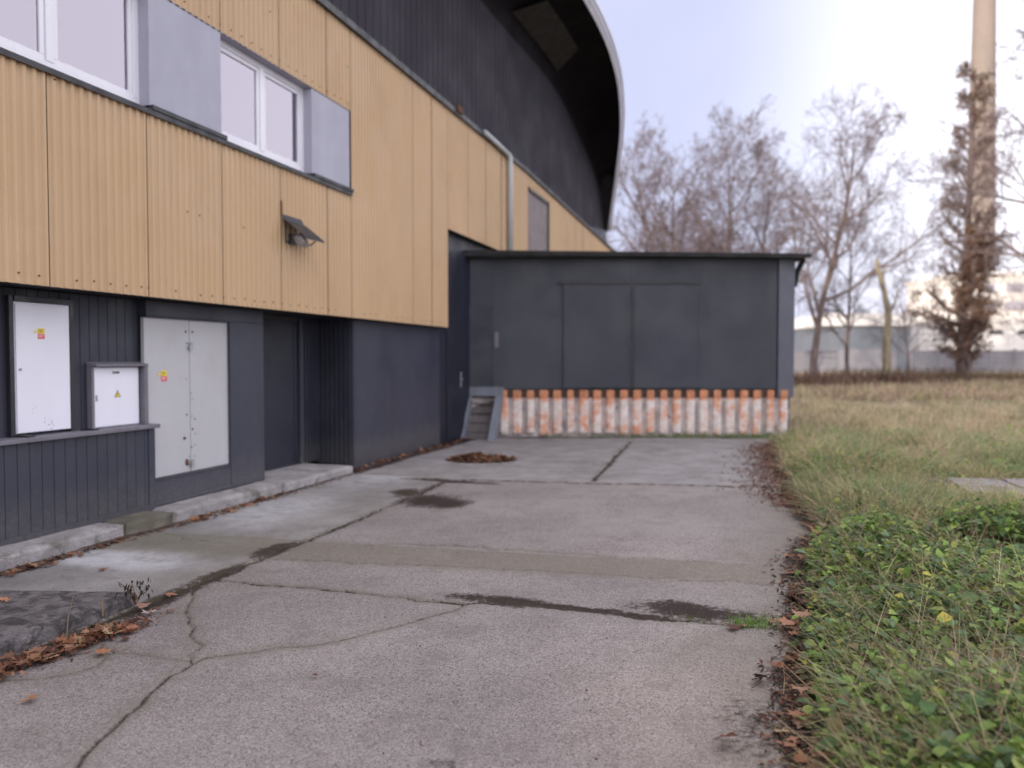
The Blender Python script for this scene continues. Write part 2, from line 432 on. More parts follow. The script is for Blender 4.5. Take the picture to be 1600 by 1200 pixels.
cracks = [
    (px((330, 906), (420, 914), (560, 925), (700, 940), (800, 943), (930, 955), (1050, 968), (1150, 978), (1240, 985)), .010),
    (px((120, 1200), (180, 1135), (230, 1085), (262, 1058), (302, 1036), (330, 1026), (400, 1018), (470, 1010), (530, 1000), (600, 982), (660, 965), (725, 945)), .0045),
    (px((300, 1036), (303, 1000), (292, 950), (300, 925), (330, 908)), .0025),
    (px((296, 1033), (240, 1026), (180, 1020), (150, 1012), (110, 1022)), .0025),
    (px((200, 1012), (150, 1040), (60, 1060), (0, 1062)), .002),
    (px((640, 749), (760, 750), (900, 755), (1040, 757), (1200, 761)), .034),
    (px((985, 690), (975, 700), (952, 725), (925, 752)), .026),
    (px((500, 848), (700, 852), (880, 864), (1050, 876), (1235, 886)), .007),
    (px((420, 875), (640, 884), (900, 896), (1235, 915)), .003),
]
JS = [(.6, 3.55), (3.3, 3.52), (4.33, 3.50), (5.38, 3.50), (6.6, 3.52), (7.87, 3.55), (8.9, 3.62)]
cracks.append((JS, .012))
cracks.append(([(8.9, 3.62), (8.95, 4.2), (8.9, 5.05)], .008))
cracks.append(([(5.35, 3.5), (5.15, 4.2), (5.3, 5.0)], .006))
cd = np.full(S.shape, 9.0)
for pl, w in cracks: cd = np.minimum(cd, polydist(pl, w))
def blob(u, v, rs, rp, rot=0.0, soft=.8):
    s0, p0 = GS(u, v); a, b = S - s0, P - p0
    c_, d_ = math.cos(rot), math.sin(rot)
    r = np.hypot((a * c_ + b * d_) / rs, (-a * d_ + b * c_) / rp)
    return 1 - sstep(1 - soft, 1 + soft, r + .9 * (fbm(S * 5, P * 5, 4, 77) - .5))
dE = P - edge(S)                                              # metres in from the ragged field edge
soil = np.zeros(S.shape)
for a in ((672, 782, .42, .30), (640, 772, .3, .22), (700, 788, .3, .2), (700, 752, .12, .6), (780, 937, .10, .34), (900, 950, .06, .42), (1085, 955, .17, .36), (1000, 962, .06, .3),
          (430, 862, .30, .10), (350, 897, .3, .08), (250, 940, .35, .10)):
    soil = np.maximum(soil, 1.0 * blob(*a))
soil = np.maximum(soil, (1 - sstep(-.06, .24, dE + .26 * (fbm(S * 3.1, P * 3.1, 4, 31) - .5))))
soil = np.maximum(soil, .72 * (1 - sstep(0, .14, np.abs(P - np.interp(S, [q[0] for q in JS], [q[1] for q in JS])) + .12 * (fbm(S * 2, P * 2, 3, 8) - .4))) * (S < 8.9))
soil = np.maximum(soil, .8 * sstep(4.85, 5.0, P + .1 * (fbm(S * 2.2, P * 2, 3, 18) - .5)))
soil = np.maximum(soil, .55 * blob(1195, 1140, .30, .26) )
soil = np.maximum(soil, .6 * blob(690, 1195, .05, .1))
soil = np.maximum(soil, .42 * sstep(.52, .7, fbm(S * 1.3, P * 1.3, 5, 61)) * sstep(9, 10, S))
# far slab strip under the shed wall and the block
soil = np.maximum(soil, .8 * sstep(14.3, 14.62, PY + .3 * (fbm(S * 2, P * 2, 3, 14) - .5)))
def band(l0, l1):
    """between two lines, each ((s,p),(s,p))"""
    f = lambda l: l[0][0] + (l[1][0] - l[0][0]) * (P - l[0][1]) / (l[1][1] - l[0][1])
    lo, hi = f(l0), f(l1); n = .10 * (fbm(S * 3, P * 3, 4, 41) - .5)
    return sstep(-.06, .05, S - lo + n) * (1 - sstep(-.02, .03, S - hi))
moss = .78 * band((GS(420, 875), GS(1235, 915)), (GS(500, 848), GS(1235, 888)))
moss = np.maximum(moss, .5 * (1 - sstep(.1, .75, dE + .5 * (fbm(S * 2, P * 2, 4, 51) - .5))))
moss = np.maximum(moss, .6 * blob(320, 855, .4, .6))
moss = np.maximum(moss, .4 * blob(330, 900, .3, .4)); moss = np.maximum(moss, .2 * blob(500, 800, .9, .3))
moss = np.maximum(moss, .5 * (1 - sstep(0, .09, cd)))
pale = np.maximum(blob(190, 875, .22, .55), .6 * blob(440, 800, .7, .4)); pale = np.maximum(pale, .5 * blob(600, 745, .8, .4))
pale = np.maximum(pale, .8 * blob(1080, 1110, .9, .55)); pale = np.maximum(pale, .35 * blob(1150, 880, .6, 1))
smooth = sstep(-.05, .03, S - (GS(640, 750)[0] + (GS(1200, 760)[0] - GS(640, 750)[0]) * (P - GS(640, 750)[1]) / (GS(1200, 760)[1] - GS(640, 750)[1])))
Z = .012 * (fbm(S * .9, P * .9, 3, 71) - .5) + .004 * (fbm(S * 6, P * 6, 3, 72) - .5)
Z = Z + .009 * band((GS(420, 875), GS(1235, 915)), (GS(500, 848), GS(1235, 888))) - .022 * (1 - sstep(-.006, .008, cd)) - .10 * (1 - sstep(-.35, .02, dE + .25 * (fbm(S * 4, P * 4, 3, 33) - .5)))
Z = Z + .010 * (P > np.interp(S, [q[0] for q in JS], [q[1] for q in JS])) * (S < 8.9)
ncol = len(ps_)
idx = np.arange(S.size).reshape(S.shape)
quads = np.stack([idx[:-1, :-1], idx[1:, :-1], idx[1:, 1:], idx[:-1, 1:]], -1).reshape(-1, 4)
cs = S[:-1, :-1].ravel(); cp = P[:-1, :-1].ravel()
isstrip = (cp > np.interp(cs, [q[0] for q in JS], [q[1] for q in JS])) & (cs < 8.9)
for nm, sel, mt in (('pavement', ~isstrip, 'asphalt'), ('concrete_path', isstrip, 'strip')):
    q = quads[sel]; used, inv = np.unique(q, return_inverse=True)
    V = np.stack([PX.ravel()[used], PY.ravel()[used], Z.ravel()[used]], -1)
    o = np_mesh(nm, V, inv.reshape(-1, 4)[:, ::-1], M[mt], smooth=True,
                attrs={k: a.ravel()[used] for k, a in (('cd', cd), ('soil', soil), ('moss', moss), ('pale', pale), ('smooth', smooth))})
    tag(o, kind='structure')

# ================================================================== SPORTS HALL
hall, HO = hframe('sports_hall', 10, 5.2, 0)
tag(hall, 'long tan and charcoal corrugated hall with an overhanging roof along the yard', 'building')
def HB(mb, name, mats, smooth=False, bevel=0.0, parent=hall): return mb.build(name, mats, parent, HO, smooth, bevel)

PC = 5.05                                     # outer face of the tan sheets
PER = .0825
def corrugated(s0, s1, z0, z1, ph=0.0, amp=.0095):
    mb = MB(); n = max(2, int((s1 - s0) / (PER / 10)))
    pr = []
    for k in range(n + 1):
        s = s0 + (s1 - s0) * k / n
        pr.append((s, PC + amp * (1 - math.tanh(2.2 * math.cos(2 * math.pi * (s - ph) / PER))) - .004))
    i = 0
    for (a, pa), (b, pb) in zip(pr[:-1], pr[1:]):
        mb.v += [(a, pa, z0), (b, pb, z0), (b, pb, z1), (a, pa, z1)]
        mb.f.append((i, i + 1, i + 2, i + 3)); mb.m.append(0); i += 4
    for z in (z0 + .07, (z0 + z1) / 2, z1 - .07):
        s = s0 + .03
        while s < s1:
            if (z == z0 + .07 and random.random() < .8) or random.random() < .14:
                mb.disc((round((s - ph) / PER) * PER + ph, PC - .003, z + random.uniform(-.008, .008)), .0075, 1, 6, .008, 1)
            s += PER * 2
    return mb
seams = [4.465 + .985 * k for k in range(-10, 5)] + [8.99]
SILL, WTOP, TB, TT = 3.71, 4.725, 2.045, 5.80
def topz(s): return TT if s < 17 else TT - (s - 17) * .028
def clad(s0, s1, z0, z1):
    o = HB(corrugated(s0 + .005, s1 - .005, z0, z1), 'cladding_panel', [M['tan'], M['rust']])
for a, b in zip(seams[:-1], seams[1:]):
    clad(a, b, TB, SILL - .03); clad(a, b, WTOP, TT)
for a, b in ((8.99, 9.94), (9.94, 10.89), (10.89, 11.62), (11.62, 12.30)): clad(a, b, TB, TT)
for k in range(17):
    a = 12.30 + .98 * k; b = a + .98
    if 17.1 < a < 18.8: clad(a, b, 5.50, topz(b)); continue
    clad(a, b, 3.74, topz(b))
# cut ends and lower soffit of the sheets
mb = MB()
mb.box(12.29, 12.30, PC + .002, 5.205, TB + .003, 3.737)
mb.box(12.305, 28.9, PC + .03, 5.5, 3.745, 3.76)
mb.box(-5.3, 12.288, PC + .03, 5.9, TB + .006, TB + .03)
HB(mb, 'cladding_soffit', M['flash'])
mb = MB(); mb.box(-5.3, 8.98, PC + .03, PC + .06, TB + .04, SILL - .06); mb.box(-5.3, 8.98, PC + .03, PC + .06, WTOP + .03, TT - .02); mb.box(8.985, 12.28, PC + .03, PC + .06, TB + .04, TT - .36); mb.box(12.31, 28.96, PC + .03, PC + .06, 3.77, TT - .36); mb.box(9.0, 28.96, PC + .045, PC + .075, TT - .349, TT - .32)
mb.box(-5.3, 8.985, PC + .62, PC + .65, SILL - 1.5, WTOP + .9)
HB(mb, 'backing_wall', M['flash'])

# window band
def window(s0, s1, blinds):
    p0 = 5.20
    w = MB(); zb, zt = SILL, WTOP
    fr = .062
    w.box(s0, s1, p0 - .03, p0 + .03, zb, zb + fr); w.box(s0, s1, p0 - .03, p0 + .03, zt - fr, zt)
    w.box(s0, s0 + fr, p0 - .03, p0 + .03, zb + fr, zt - fr); w.box(s1 - fr, s1, p0 - .03, p0 + .03, zb + fr, zt - fr)
    mid = (s0 + s1) / 2
    w.box(mid - .035, mid + .035, p0 - .033, p0 + .028, zb + fr, zt - fr)
    win = HB(w, 'window', M['white2'], bevel=.004)
    for a, b in ((s0 + fr, mid - .035), (mid + .035, s1 - fr)):
        f = MB(); t = .045; z0, z1 = zb + fr, zt - fr
        f.box(a + .002, b - .002, p0 - .02, p0 + .02, z0 + .002, z0 + t); f.box(a + .002, b - .002, p0 - .02, p0 + .02, z1 - t, z1 - .002)
        f.box(a + .002, a + t, p0 - .02, p0 + .02, z0 + t, z1 - t); f.box(b - t, b - .002, p0 - .02, p0 + .02, z0 + t, z1 - t)
        fo = HB(f, 'sash', M['white2'], bevel=.003, parent=win)
        g = MB(); g.box(a + t, b - t, p0 - .004, p0 + .004, z0 + t, z1 - t); HB(g, 'pane', M['glass'], parent=win)
        q = MB(); q.box(a - .05, b - t - .075, p0 + .11, p0 + .12, z0 - .02, z1 + .05); HB(q, 'blind', M['blind'], parent=win)
    q = MB(); q.box(s0 - .2, s1 + .2, p0 + .35, p0 + .36, zb - .1, zt + .1); HB(q, 'interior_back', M['brown_dark'], parent=win)
window(3.72, 5.51, True); window(6.46, 8.09, True); window(.9, 2.75, True)
for a, b in ((2.75, 3.72), (5.51, 6.46), (8.09, 8.984)):
    m_ = MB(); m_.box(a, b, PC + .012, 5.19, SILL + .006, WTOP - .004); HB(m_, 'infill_panel', M['infill'], bevel=.004)
    m_ = MB(); m_.box(a - .012, b + .03, PC - .035, PC + .013, SILL - .038, SILL + .004); HB(m_, 'panel_flashing', M['flash'], bevel=.003)
mb = MB(); mb.box(-5.3, 8.99, PC - .022, 5.19, SILL - .05, SILL - .0405); mb.box(-5.3, 8.99, PC - .026, PC - .0225, SILL - .085, SILL - .0405)
mb.box(-5.3, .9, PC + .014, 5.19, SILL, WTOP)
HB(mb, 'window_sill', M['flash'])
mb = MB(); mb.box(-5.3, 8.96, PC + .014, 5.19, WTOP + .001, WTOP + .02); HB(mb, 'window_head', M['infill'])

# eave flashing between tan sheets and charcoal wall
mb = MB()
for a in np.arange(-6, 28.9, 1.0):
    b = min(a + 1, 28.96); za, zb = topz(a), topz(b)
    P4 = [(PC - .05, -.03), (PC - .05, .06), (PC + .10, .09), (PC + .10, -.03)]
    i = len(mb.v); mb.v += [(a, q, za + r) for q, r in P4] + [(b, q, zb + r) for q, r in P4]
    for k in range(4): mb.f.append((i + k, i + (k + 1) % 4, i + 4 + (k + 1) % 4, i + 4 + k)); mb.m.append(0)
HB(mb, 'eave_flashing', M['flash'])

# charcoal upper wall, soffit, rim
def catmull(pts, n=6):
    pts = [np.array(p, float) for p in pts]; pts = [2 * pts[0] - pts[1]] + pts + [2 * pts[-1] - pts[-2]]; out = []
    for i in range(1, len(pts) - 2):
        for t in np.linspace(0, 1, n, endpoint=False):
            a, b, c, d = pts[i - 1:i + 3]
            out.append(.5 * ((2 * b) + (c - a) * t + (2 * a - 5 * b + 4 * c - d) * t * t + (3 * b - a - 3 * c + d) * t ** 3))
    out.append(pts[-2]); return out
PW = 5.12
def wp(u, v, p): s, z = W(u, v, p); return (s, p, z)
wt = [(-30, PW, 8.1), (-10, PW, 8.1), (4, PW, 8.2), (12.5, PW, 8.36), (16.3, PW, 8.52), wp(853, 119, PW), wp(885, 170, PW), wp(907, 217, PW), wp(921, 250, PW), wp(933, 283, PW), wp(943, 325, PW), wp(947, 366, PW)]
rm = [(-30, 3.6, 8.9), (-10, 3.6, 9.1), (6, 3.6, 9.25), wp(885, -48, 3.6), wp(912, 0, 3.6), wp(935, 42, 3.6), wp(953, 85, 3.6), wp(965, 133, 3.65), wp(969, 185, 3.8), wp(967, 228, 4.1), wp(961, 275, 4.5), wp(949, 362, 5.02)]
wt_, rm_ = catmull(wt), catmull(rm)
mb = MB()
for (a, b) in zip(wt_[:-1], wt_[1:]):
    n = max(1, int((b[0] - a[0]) / .2)) if b[0] > 0 and a[0] < 29 else 2
    for k in range(n):
        f0, f1, f2 = k / n, (k + .86) / n, (k + 1) / n
        for (fa, fb, dp) in ((f0, f1, 0), (f1, f2, .005)):
            q0, q1 = a + (b - a) * fa, a + (b - a) * fb
            z0a, z0b = topz(q0[0]) - .02, topz(q1[0]) - .02
            mb.face([(q0[0], PW + dp, z0a), (q1[0], PW + dp, z0b), (q1[0], PW + dp, q1[2]), (q0[0], PW + dp, q0[2])])
HB(mb, 'upper_wall', M['black_wall'])
mb = MB()
for k in range(len(wt_) - 1):
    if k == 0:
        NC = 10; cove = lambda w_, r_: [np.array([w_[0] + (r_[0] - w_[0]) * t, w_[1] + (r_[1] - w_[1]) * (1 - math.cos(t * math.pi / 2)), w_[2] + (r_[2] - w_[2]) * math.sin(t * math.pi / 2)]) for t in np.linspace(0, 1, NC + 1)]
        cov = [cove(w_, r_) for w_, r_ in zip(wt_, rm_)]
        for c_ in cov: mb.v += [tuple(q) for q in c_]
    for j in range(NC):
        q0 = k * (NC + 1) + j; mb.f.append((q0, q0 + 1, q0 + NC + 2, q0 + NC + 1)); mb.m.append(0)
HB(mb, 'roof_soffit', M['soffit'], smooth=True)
def lerp(a, b, t): return a + (b - a) * t
# brown patch just below the soffit surface, slightly lighter than it
ka, kb = 4 * 6 - 2, 5 * 6 + 2
mb = MB()
for (i, j) in ((ka, ka + 3), (ka + 3, ka + 6), (ka + 6, kb)):
    q = []
    for (kk, t) in ((i, .33), (i, .66), (j, .66), (j, .33)):
        pt = cov[kk][int(t * 12)]; q.append((pt[0], pt[1] - .02, pt[2] - .03))
    mb.face(q)
HB(mb, 'soffit_brown_patch', M['soffit_patch'])
mb = MB(); top_edge = []
for k in range(len(rm_)):
    taper = min(1, max(.1, (27.5 - rm_[k][0]) / 4)); q = rm_[k]
    top_edge.append((q[0] + .0, q[1] - .05, q[2] + .19 * taper))
for k in range(len(rm_) - 1):
    mb.face([rm_[k], top_edge[k], top_edge[k + 1], rm_[k + 1]])
HB(mb, 'roof_fascia', M['fascia'], smooth=True)
mb = MB(); mb.tube([(q[0], q[1] - .05, q[2] + .02) for q in top_edge], .035, 8); HB(mb, 'roof_gutter', M['white2'], smooth=True)
mb = MB()
for k in range(len(rm_) - 1):
    A = [top_edge[k], top_edge[k + 1]]
    r0, r1 = (A[0][0], 12, A[0][2] + 2.0), (A[1][0], 12, A[1][2] + 2.0)
    e0, e1 = (A[0][0], 32, A[0][2]), (A[1][0], 32, A[1][2])
    mb.face([A[0], A[1], r1, r0]); mb.face([r0, r1, e1, e0])
HB(mb, 'roof', M['roof_felt'])  # unseen behind the rim, made deep so the hall casts a long shadow
mb = MB(); mb.box(-30, 28.9, 6.3, 31.5, 0, 5.6); mb.box(28.9, 28.97, 5.1, 31.5, 0, 5.45); HB(mb, 'hall_body', M['navy'])  # unseen solid body of the hall, added for the shadow it casts

# lower charcoal walls
def boards(s0, s1, z0, z1, p, pitch=.098, groove=.012, depth=.010):
    mb = MB(); s = s0
    while s < s1 - 1e-6:
        e = min(s + pitch, s1)
        mb.face([(s, p, z0), (e - groove, p, z0), (e - groove, p, z1), (s, p, z1)])
        if e < s1 - .02:
            m_ = e - groove / 2
            mb.face([(e - groove, p, z0), (m_, p + depth, z0), (m_, p + depth, z1), (e - groove, p, z1)])
            mb.face([(m_, p + depth, z0), (e, p, z0), (e, p, z1), (m_, p + depth, z1)])
        else: mb.face([(e - groove, p, z0), (e, p, z0), (e, p, z1), (e - groove, p, z1)])
        s = e
    return mb
HB(boards(-5.3, 5.735, .90, TB, 5.43), 'board_wall', M['navy'])
lw = boards(-5.3, 5.73, .165, .865, 5.275, .105, .009, .008)
lw.face([(5.73, 5.275, .13), (5.73, 5.43, .13), (5.73, 5.43, .865), (5.73, 5.275, .865)])
lw.box(-5.3, 5.732, 5.262, 5.29, .118, .165)
lw.box(5.66, 5.735, 5.266, 5.275, .166, .864)
lw = HB(lw, 'low_wall', M['navy'])
mb = MB(); mb.box(-5.3, 5.775, 5.235, 5.44, .866, .902); HB(mb, 'ledge', M['ledge'], bevel=.006, parent=lw)
# double doors and their surround
mb = MB()
mb.box(5.735, 7.50, 5.345, 5.78, 1.90, TB); mb.box(6.915, 7.50, 5.345, 5.78, .118, 1.8995)
mb.box(5.735, 6.914, 5.352, 5.78, .118, .375); mb.box(5.736, 6.914, 5.335, 5.351, .118, .15)
mb.box(6.895, 6.9145, 5.33, 5.39, .376, 1.8985); mb.box(5.72, 6.8945, 5.33, 5.36, 1.885, 1.8985); mb.box(5.72, 6.914, 5.338, 5.3515, .36, .375)
HB(mb, 'door_surround', M['navy_smooth'], bevel=.004)
dd = MB(); dd.box(5.72, 6.90, 5.40, 5.42, .37, 1.90); dd = HB(dd, 'double_door', M['black'])
def leaf(s0, s1, mats):
    m_ = MB(); m_.box(s0, s1, 5.362, 5.398, .382, 1.884)
    return m_
SM = 6.315
SPOTS = [(-.05, 1.77), (.045, 1.77), (-.05, 1.30), (.03, 1.10), (.022, .93), (.03, .80), (-.075, .72), (.07, .75), (.014, 1.16), (.014, .62), (-.02, .53), (.05, .53), (.06, .64), (-.05, .95), (.065, .90)]
for a, b, sgn in ((5.722, SM - .004, -1), (SM + .004, 6.893, 1)):
    m_ = leaf(a, b, None)
    for ds, z in SPOTS:
        if ds * sgn > 0: m_.disc((SM + ds, 5.361, z), random.choice((.006, .009, .012)), 1, 7, .003, 1)
    if sgn < 0:
        m_.disc((SM - .09, 5.361, .72), .016, 1, 7, .003, 1)
        for k in range(6): m_.disc((SM - .055 + random.uniform(-.012, .012), 5.3605 - .0005 * k, .475 + random.uniform(-.02, .02)), .018, 1, 7, .003, 1)
    lf = HB(m_, 'door_leaf', [M['greydoor'], M['rust']], parent=dd)
for z in (1.62, .455):
    m_ = MB(); m_.box(SM - .022, SM + .022, 5.33, 5.352, z - .03, z + .012)
    m_.tube([(SM - .014, 5.341, z + .012), (SM - .014, 5.341, z + .034), (SM, 5.341, z + .045), (SM + .014, 5.341, z + .034), (SM + .014, 5.341, z + .012)], .004, 6)
    m_.box(SM - .04, SM + .045, 5.354, 5.361, z + .03, z + .05)
    HB(m_, 'padlock', M['steel'], bevel=.003, parent=dd)
def sticker(s, z, p, k=1.0):
    m_ = MB(); t = .0015
    m_.box(s, s + .085 * k, p - t, p, z, z + .055 * k, 0)
    m_.box(s + .004, s + .085 * k, p - t, p, z - .055 * k, z - .002, 1)
    m_.prism([(s - .045 * k, z + .005), (s - .008 * k, z + .005), (s - .027 * k, z + .042 * k)], 1, p - t, p, 0)
    for r, w_ in ((.038, .05), (.024, .062), (.012, .04)): m_.box(s + .012 * k, s + (.012 + w_) * k, p - t - .0006, p - t - .0001, z + r * k, z + (r + .005) * k, 2)
    for r, w_ in ((-.020, .06), (-.036, .05)): m_.box(s + .012 * k, s + (.012 + w_) * k, p - t - .0006, p - t - .0001, z + r * k, z + (r + .006) * k, 3)
    return m_
HB(sticker(5.925, 1.34, 5.360, .9), 'warning_sticker', [M['yellow'], M['red'], M['black'], M['white2']], parent=dd)
# alcove with the blue door
mb = MB()
mb.box(7.502, 7.72, 5.745, 5.79, .10, TB); mb.box(7.72, 8.81, 5.745, 5.79, 2.0, TB)
HB(mb, 'alcove_jamb', M['brown_dark'])
dr = MB(); dr.box(7.722, 8.80, 5.76, 5.80, .105, 1.998); dr = HB(dr, 'door', M['navy_deep'], bevel=.003)
mb = MB(); mb.box(7.74, 8.785, 5.753, 5.7595, .11, .17); mb.box(7.74, 7.80, 5.753, 5.7595, .171, 1.98); mb.box(8.725, 8.785, 5.753, 5.7595, .171, 1.98)
HB(mb, 'door_rail', M['navy_deep'], parent=dr)
mb = MB(); mb.tube([(7.86, 5.752, 1.05), (7.86, 5.705, 1.05), (7.98, 5.70, 1.05)], .010, 6); mb.box(7.835, 7.885, 5.750, 5.7525, .98, 1.14)
HB(mb, 'handle', M['flash'], parent=dr)
rb = MB(); s = 8.81
rb.box(8.81, 8.90, 5.72, 5.79, .10, TB)
k = 0
for a in np.arange(8.90, 9.30, .072):
    rb.box(a, a + .036, 5.742, 5.80, .10, TB); rb.box(a + .036, a + .072, 5.775, 5.80, .10, TB)
for a in np.arange(5.31, 5.75, .072):
    rb.box(9.318, 9.36, a, a + .036, .06, TB); rb.box(9.348, 9.36, a + .036, a + .072, .06, TB)
HB(rb, 'ribbed_panel', M['navy'])
mb = MB(); mb.box(9.325, 9.36, 5.215, 5.30, .0, TB); mb.box(9.36, 12.30, 5.21, 5.6, -.05, TB); HB(mb, 'block_wall', M['navy_smooth'], bevel=.004)
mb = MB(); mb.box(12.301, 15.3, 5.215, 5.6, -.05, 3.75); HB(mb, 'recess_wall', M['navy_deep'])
sd = MB(); sd.box(12.62, 13.42, 5.185, 5.213, .06, 2.1); sd = HB(sd, 'side_door', M['navy_deep'], bevel=.004)
mb = MB(); mb.box(13.22, 13.28, 5.178, 5.184, .98, 1.26); mb.tube([(13.25, 5.178, 1.12), (13.25, 5.14, 1.12), (13.15, 5.14, 1.12)], .012, 6); HB(mb, 'handle', M['steel'], parent=sd)
# downpipe with bend and horizontal gutter run
mb = MB()
mb.tube([(15.6, 4.98, 3.55), (15.6, 4.98, 5.66), (15.57, 4.98, 5.74), (15.5, 4.98, 5.78)], .06, 10)
HB(mb, 'downpipe', M['pipe'], smooth=True)
mb = MB(); mb.tube([(15.52, 4.98, 5.79), (14.0, 4.98, 5.84)], .05, 10); HB(mb, 'gutter_pipe', M['pipe'], smooth=True)
mb = MB(); mb.box(17.25, 18.85, PC + .01, PC + .03, 3.74, 5.40); HB(mb, 'tall_window', M['slotpanel'])
mb = MB(); mb.box(17.2, 18.9, PC - .03, PC + .04, 5.40, 5.47); HB(mb, 'window_lintel', M['flash'])
# small bird-spike box on the flashing
mb = MB(); mb.box(12.6, 12.85, PC - .08, PC - .052, TT + .02, TT + .14); HB(mb, 'flashing_bracket', M['rust'])

# ------------------------------------------------------------------ cabinets on the ledge
cab, CO = hframe('electrical_cabinet', 4.69, 5.43, .903)
tag(cab, 'tall white electrical cabinet with yellow and red warning sticker standing on the ledge', 'electrical cabinet')
m_ = MB(); m_.box(4.44, 4.938, 5.385, 5.429, .925, 1.94); m_.build('cabinet_body', M['white'], cab, CO, bevel=.004)
m_ = MB(); m_.box(4.447, 4.915, 5.372, 5.384, .932, 1.925)
for k in range(16):
    c = random.choice(((4.585, 1.11), (4.72, 1.0), (4.745, .985)))
    a, b = c[0] + random.gauss(0, .018), c[1] + random.gauss(0, .022); m_.box(a, a + random.uniform(.002, .008), 5.3712, 5.3719, b, b + random.uniform(.002, .008), 1)
m_.build('cabinet_door', [M['white'], M['black']], cab, CO)
m_ = MB()
m_.box(4.40, 4.438, 5.38, 5.429, .903, 1.985); m_.box(4.94, 4.98, 5.38, 5.429, .903, 1.985); m_.box(4.4385, 4.9395, 5.37, 5.429, 1.942, 1.985)
m_.build('cabinet_frame', M['flash'], cab, CO, bevel=.003)
sticker(4.63, 1.70, 5.3715, .75).build('warning_sticker', [M['yellow'], M['red'], M['black'], M['white2']], cab, CO)
m_ = MB(); m_.disc((4.475, 5.3715, 1.42), .011, 1, 10, .008); m_.disc((4.475, 5.363, 1.42), .004, 1, 6, .002, 1); m_.build('lock', [M['steel'], M['black']], cab, CO)
for a in (4.42, 5.02):
    m_ = MB(); m_.prism([(a, 5.44 - .06), (a + .05, 5.44 - .06), (a + .09, 5.27), (a + .03, 5.27)], 2, .9035, .915)
    m_.build('cabinet_bracket', M['black'], cab, CO)

cb2, CO = hframe('electrical_cabinet', 5.43, 5.43, .903)
tag(cb2, 'small white meter box with yellow lightning triangle under a dark hood', 'electrical cabinet')
m_ = MB(); m_.box(5.165, 5.675, 5.39, 5.429, .905, 1.43); m_.build('cabinet_body', M['white'], cb2, CO, bevel=.004)
m_ = MB(); m_.box(5.172, 5.665, 5.376, 5.389, .915, 1.424); m_.build('cabinet_door', M['white'], cb2, CO, bevel=.003)
m_ = MB(); m_.prism([(5.429, 1.475), (5.32, 1.455), (5.32, 1.435), (5.429, 1.435)], 0, 5.14, 5.73); m_.box(5.69, 5.732, 5.33, 5.429, .903, 1.434); m_.box(5.14, 5.163, 5.37, 5.429, .903, 1.434)
m_.build('cabinet_hood', M['ledge'], cb2, CO, bevel=.003)
m_ = MB(); m_.box(5.345, 5.455, 5.3735, 5.3757, 1.365, 1.398, 0)
for a, w_ in ((5.363, .010), (5.377, .005), (5.385, .012), (5.401, .012), (5.417, .022)): m_.box(a, a + w_, 5.3725, 5.3733, 1.371, 1.392, 1)
m_.build('name_plate', [M['white2'], M['black']], cb2, CO)
m_ = MB(); m_.prism([(5.385, 1.165), (5.455, 1.165), (5.42, 1.226)], 1, 5.374, 5.3757, 1); m_.prism([(5.393, 1.1695), (5.447, 1.1695), (5.42, 1.217)], 1, 5.3728, 5.3738, 0)
m_.prism([(5.424, 1.206), (5.412, 1.188), (5.419, 1.188), (5.414, 1.173), (5.428, 1.193), (5.421, 1.193)], 1, 5.3715, 5.3726, 1)
m_.build('warning_triangle', [M['yellow'], M['black']], cb2, CO)
m_ = MB(); m_.box(5.182, 5.196, 5.366, 5.3757, 1.14, 1.19); m_.build('latch', M['steel'], cb2, CO)

# ------------------------------------------------------------------ wall lamp
lamp, CO = hframe('wall_lamp', 7.62, PC, 2.9)
tag(lamp, 'outdoor wall lamp under a dark sloping sheet hood on the tan cladding', 'wall lamp')
m_ = MB(); m_.face([(7.42, PC - .015, 3.11), (7.80, PC - .015, 3.11), (7.80, PC - .055, 3.04), (7.42, PC - .055, 3.04)])
m_.face([(7.42, PC - .06, 3.04), (7.82, PC - .06, 3.04), (7.84, PC - .29, 2.855), (7.44, PC - .29, 2.855)])
m_.face([(7.44, PC - .29, 2.855), (7.84, PC - .29, 2.855), (7.84, PC - .292, 2.835), (7.44, PC - .292, 2.835)])
h_ = m_.build('lamp_hood', M['flash'], lamp, CO); sd_ = h_.modifiers.new('Solid', 'SOLIDIFY'); sd_.thickness = .006
m_ = MB(); m_.tube([(7.46, PC - .03, 3.07), (7.48, PC - .03, 2.80)], .009, 6); m_.tube([(7.48, PC - .03, 2.80), (7.50, PC - .16, 2.90)], .007, 6)
m_.tube([(7.66, PC - .03, 3.05), (7.66, PC - .03, 2.84), (7.66, PC - .12, 2.84)], .007, 6); m_.box(7.56, 7.68, PC - .03, PC - .005, 2.80, 2.92)
m_.build('lamp_bracket', M['flash'], lamp, CO)
m_ = MB(); m_.tube([(7.60, PC - .06, 2.88), (7.60, PC - .10, 2.87), (7.60, PC - .15, 2.84), (7.60, PC - .19, 2.81), (7.60, PC - .205, 2.80)], [.03, .05, .058, .04, .012], 12); m_.build('bulb', M['bulb'], lamp, CO, smooth=True)
m_ = MB()
for a in range(6):
    an = math.pi * 2 * a / 6; c_, d_ = math.cos(an), math.sin(an)
    m_.tube([(7.60 + .055 * c_, PC - .06 + .02 * d_, 2.885 + .055 * d_), (7.60 + .075 * c_, PC - .14, 2.845 + .075 * d_), (7.60 + .05 * c_, PC - .205, 2.80 + .05 * d_), (7.60, PC - .225, 2.79)], .0045, 5)
ring = [(7.60 + .075 * math.cos(t), PC - .14, 2.845 + .075 * math.sin(t)) for t in np.linspace(0, 2 * math.pi, 13)]
m_.tube(ring, .0045, 5)
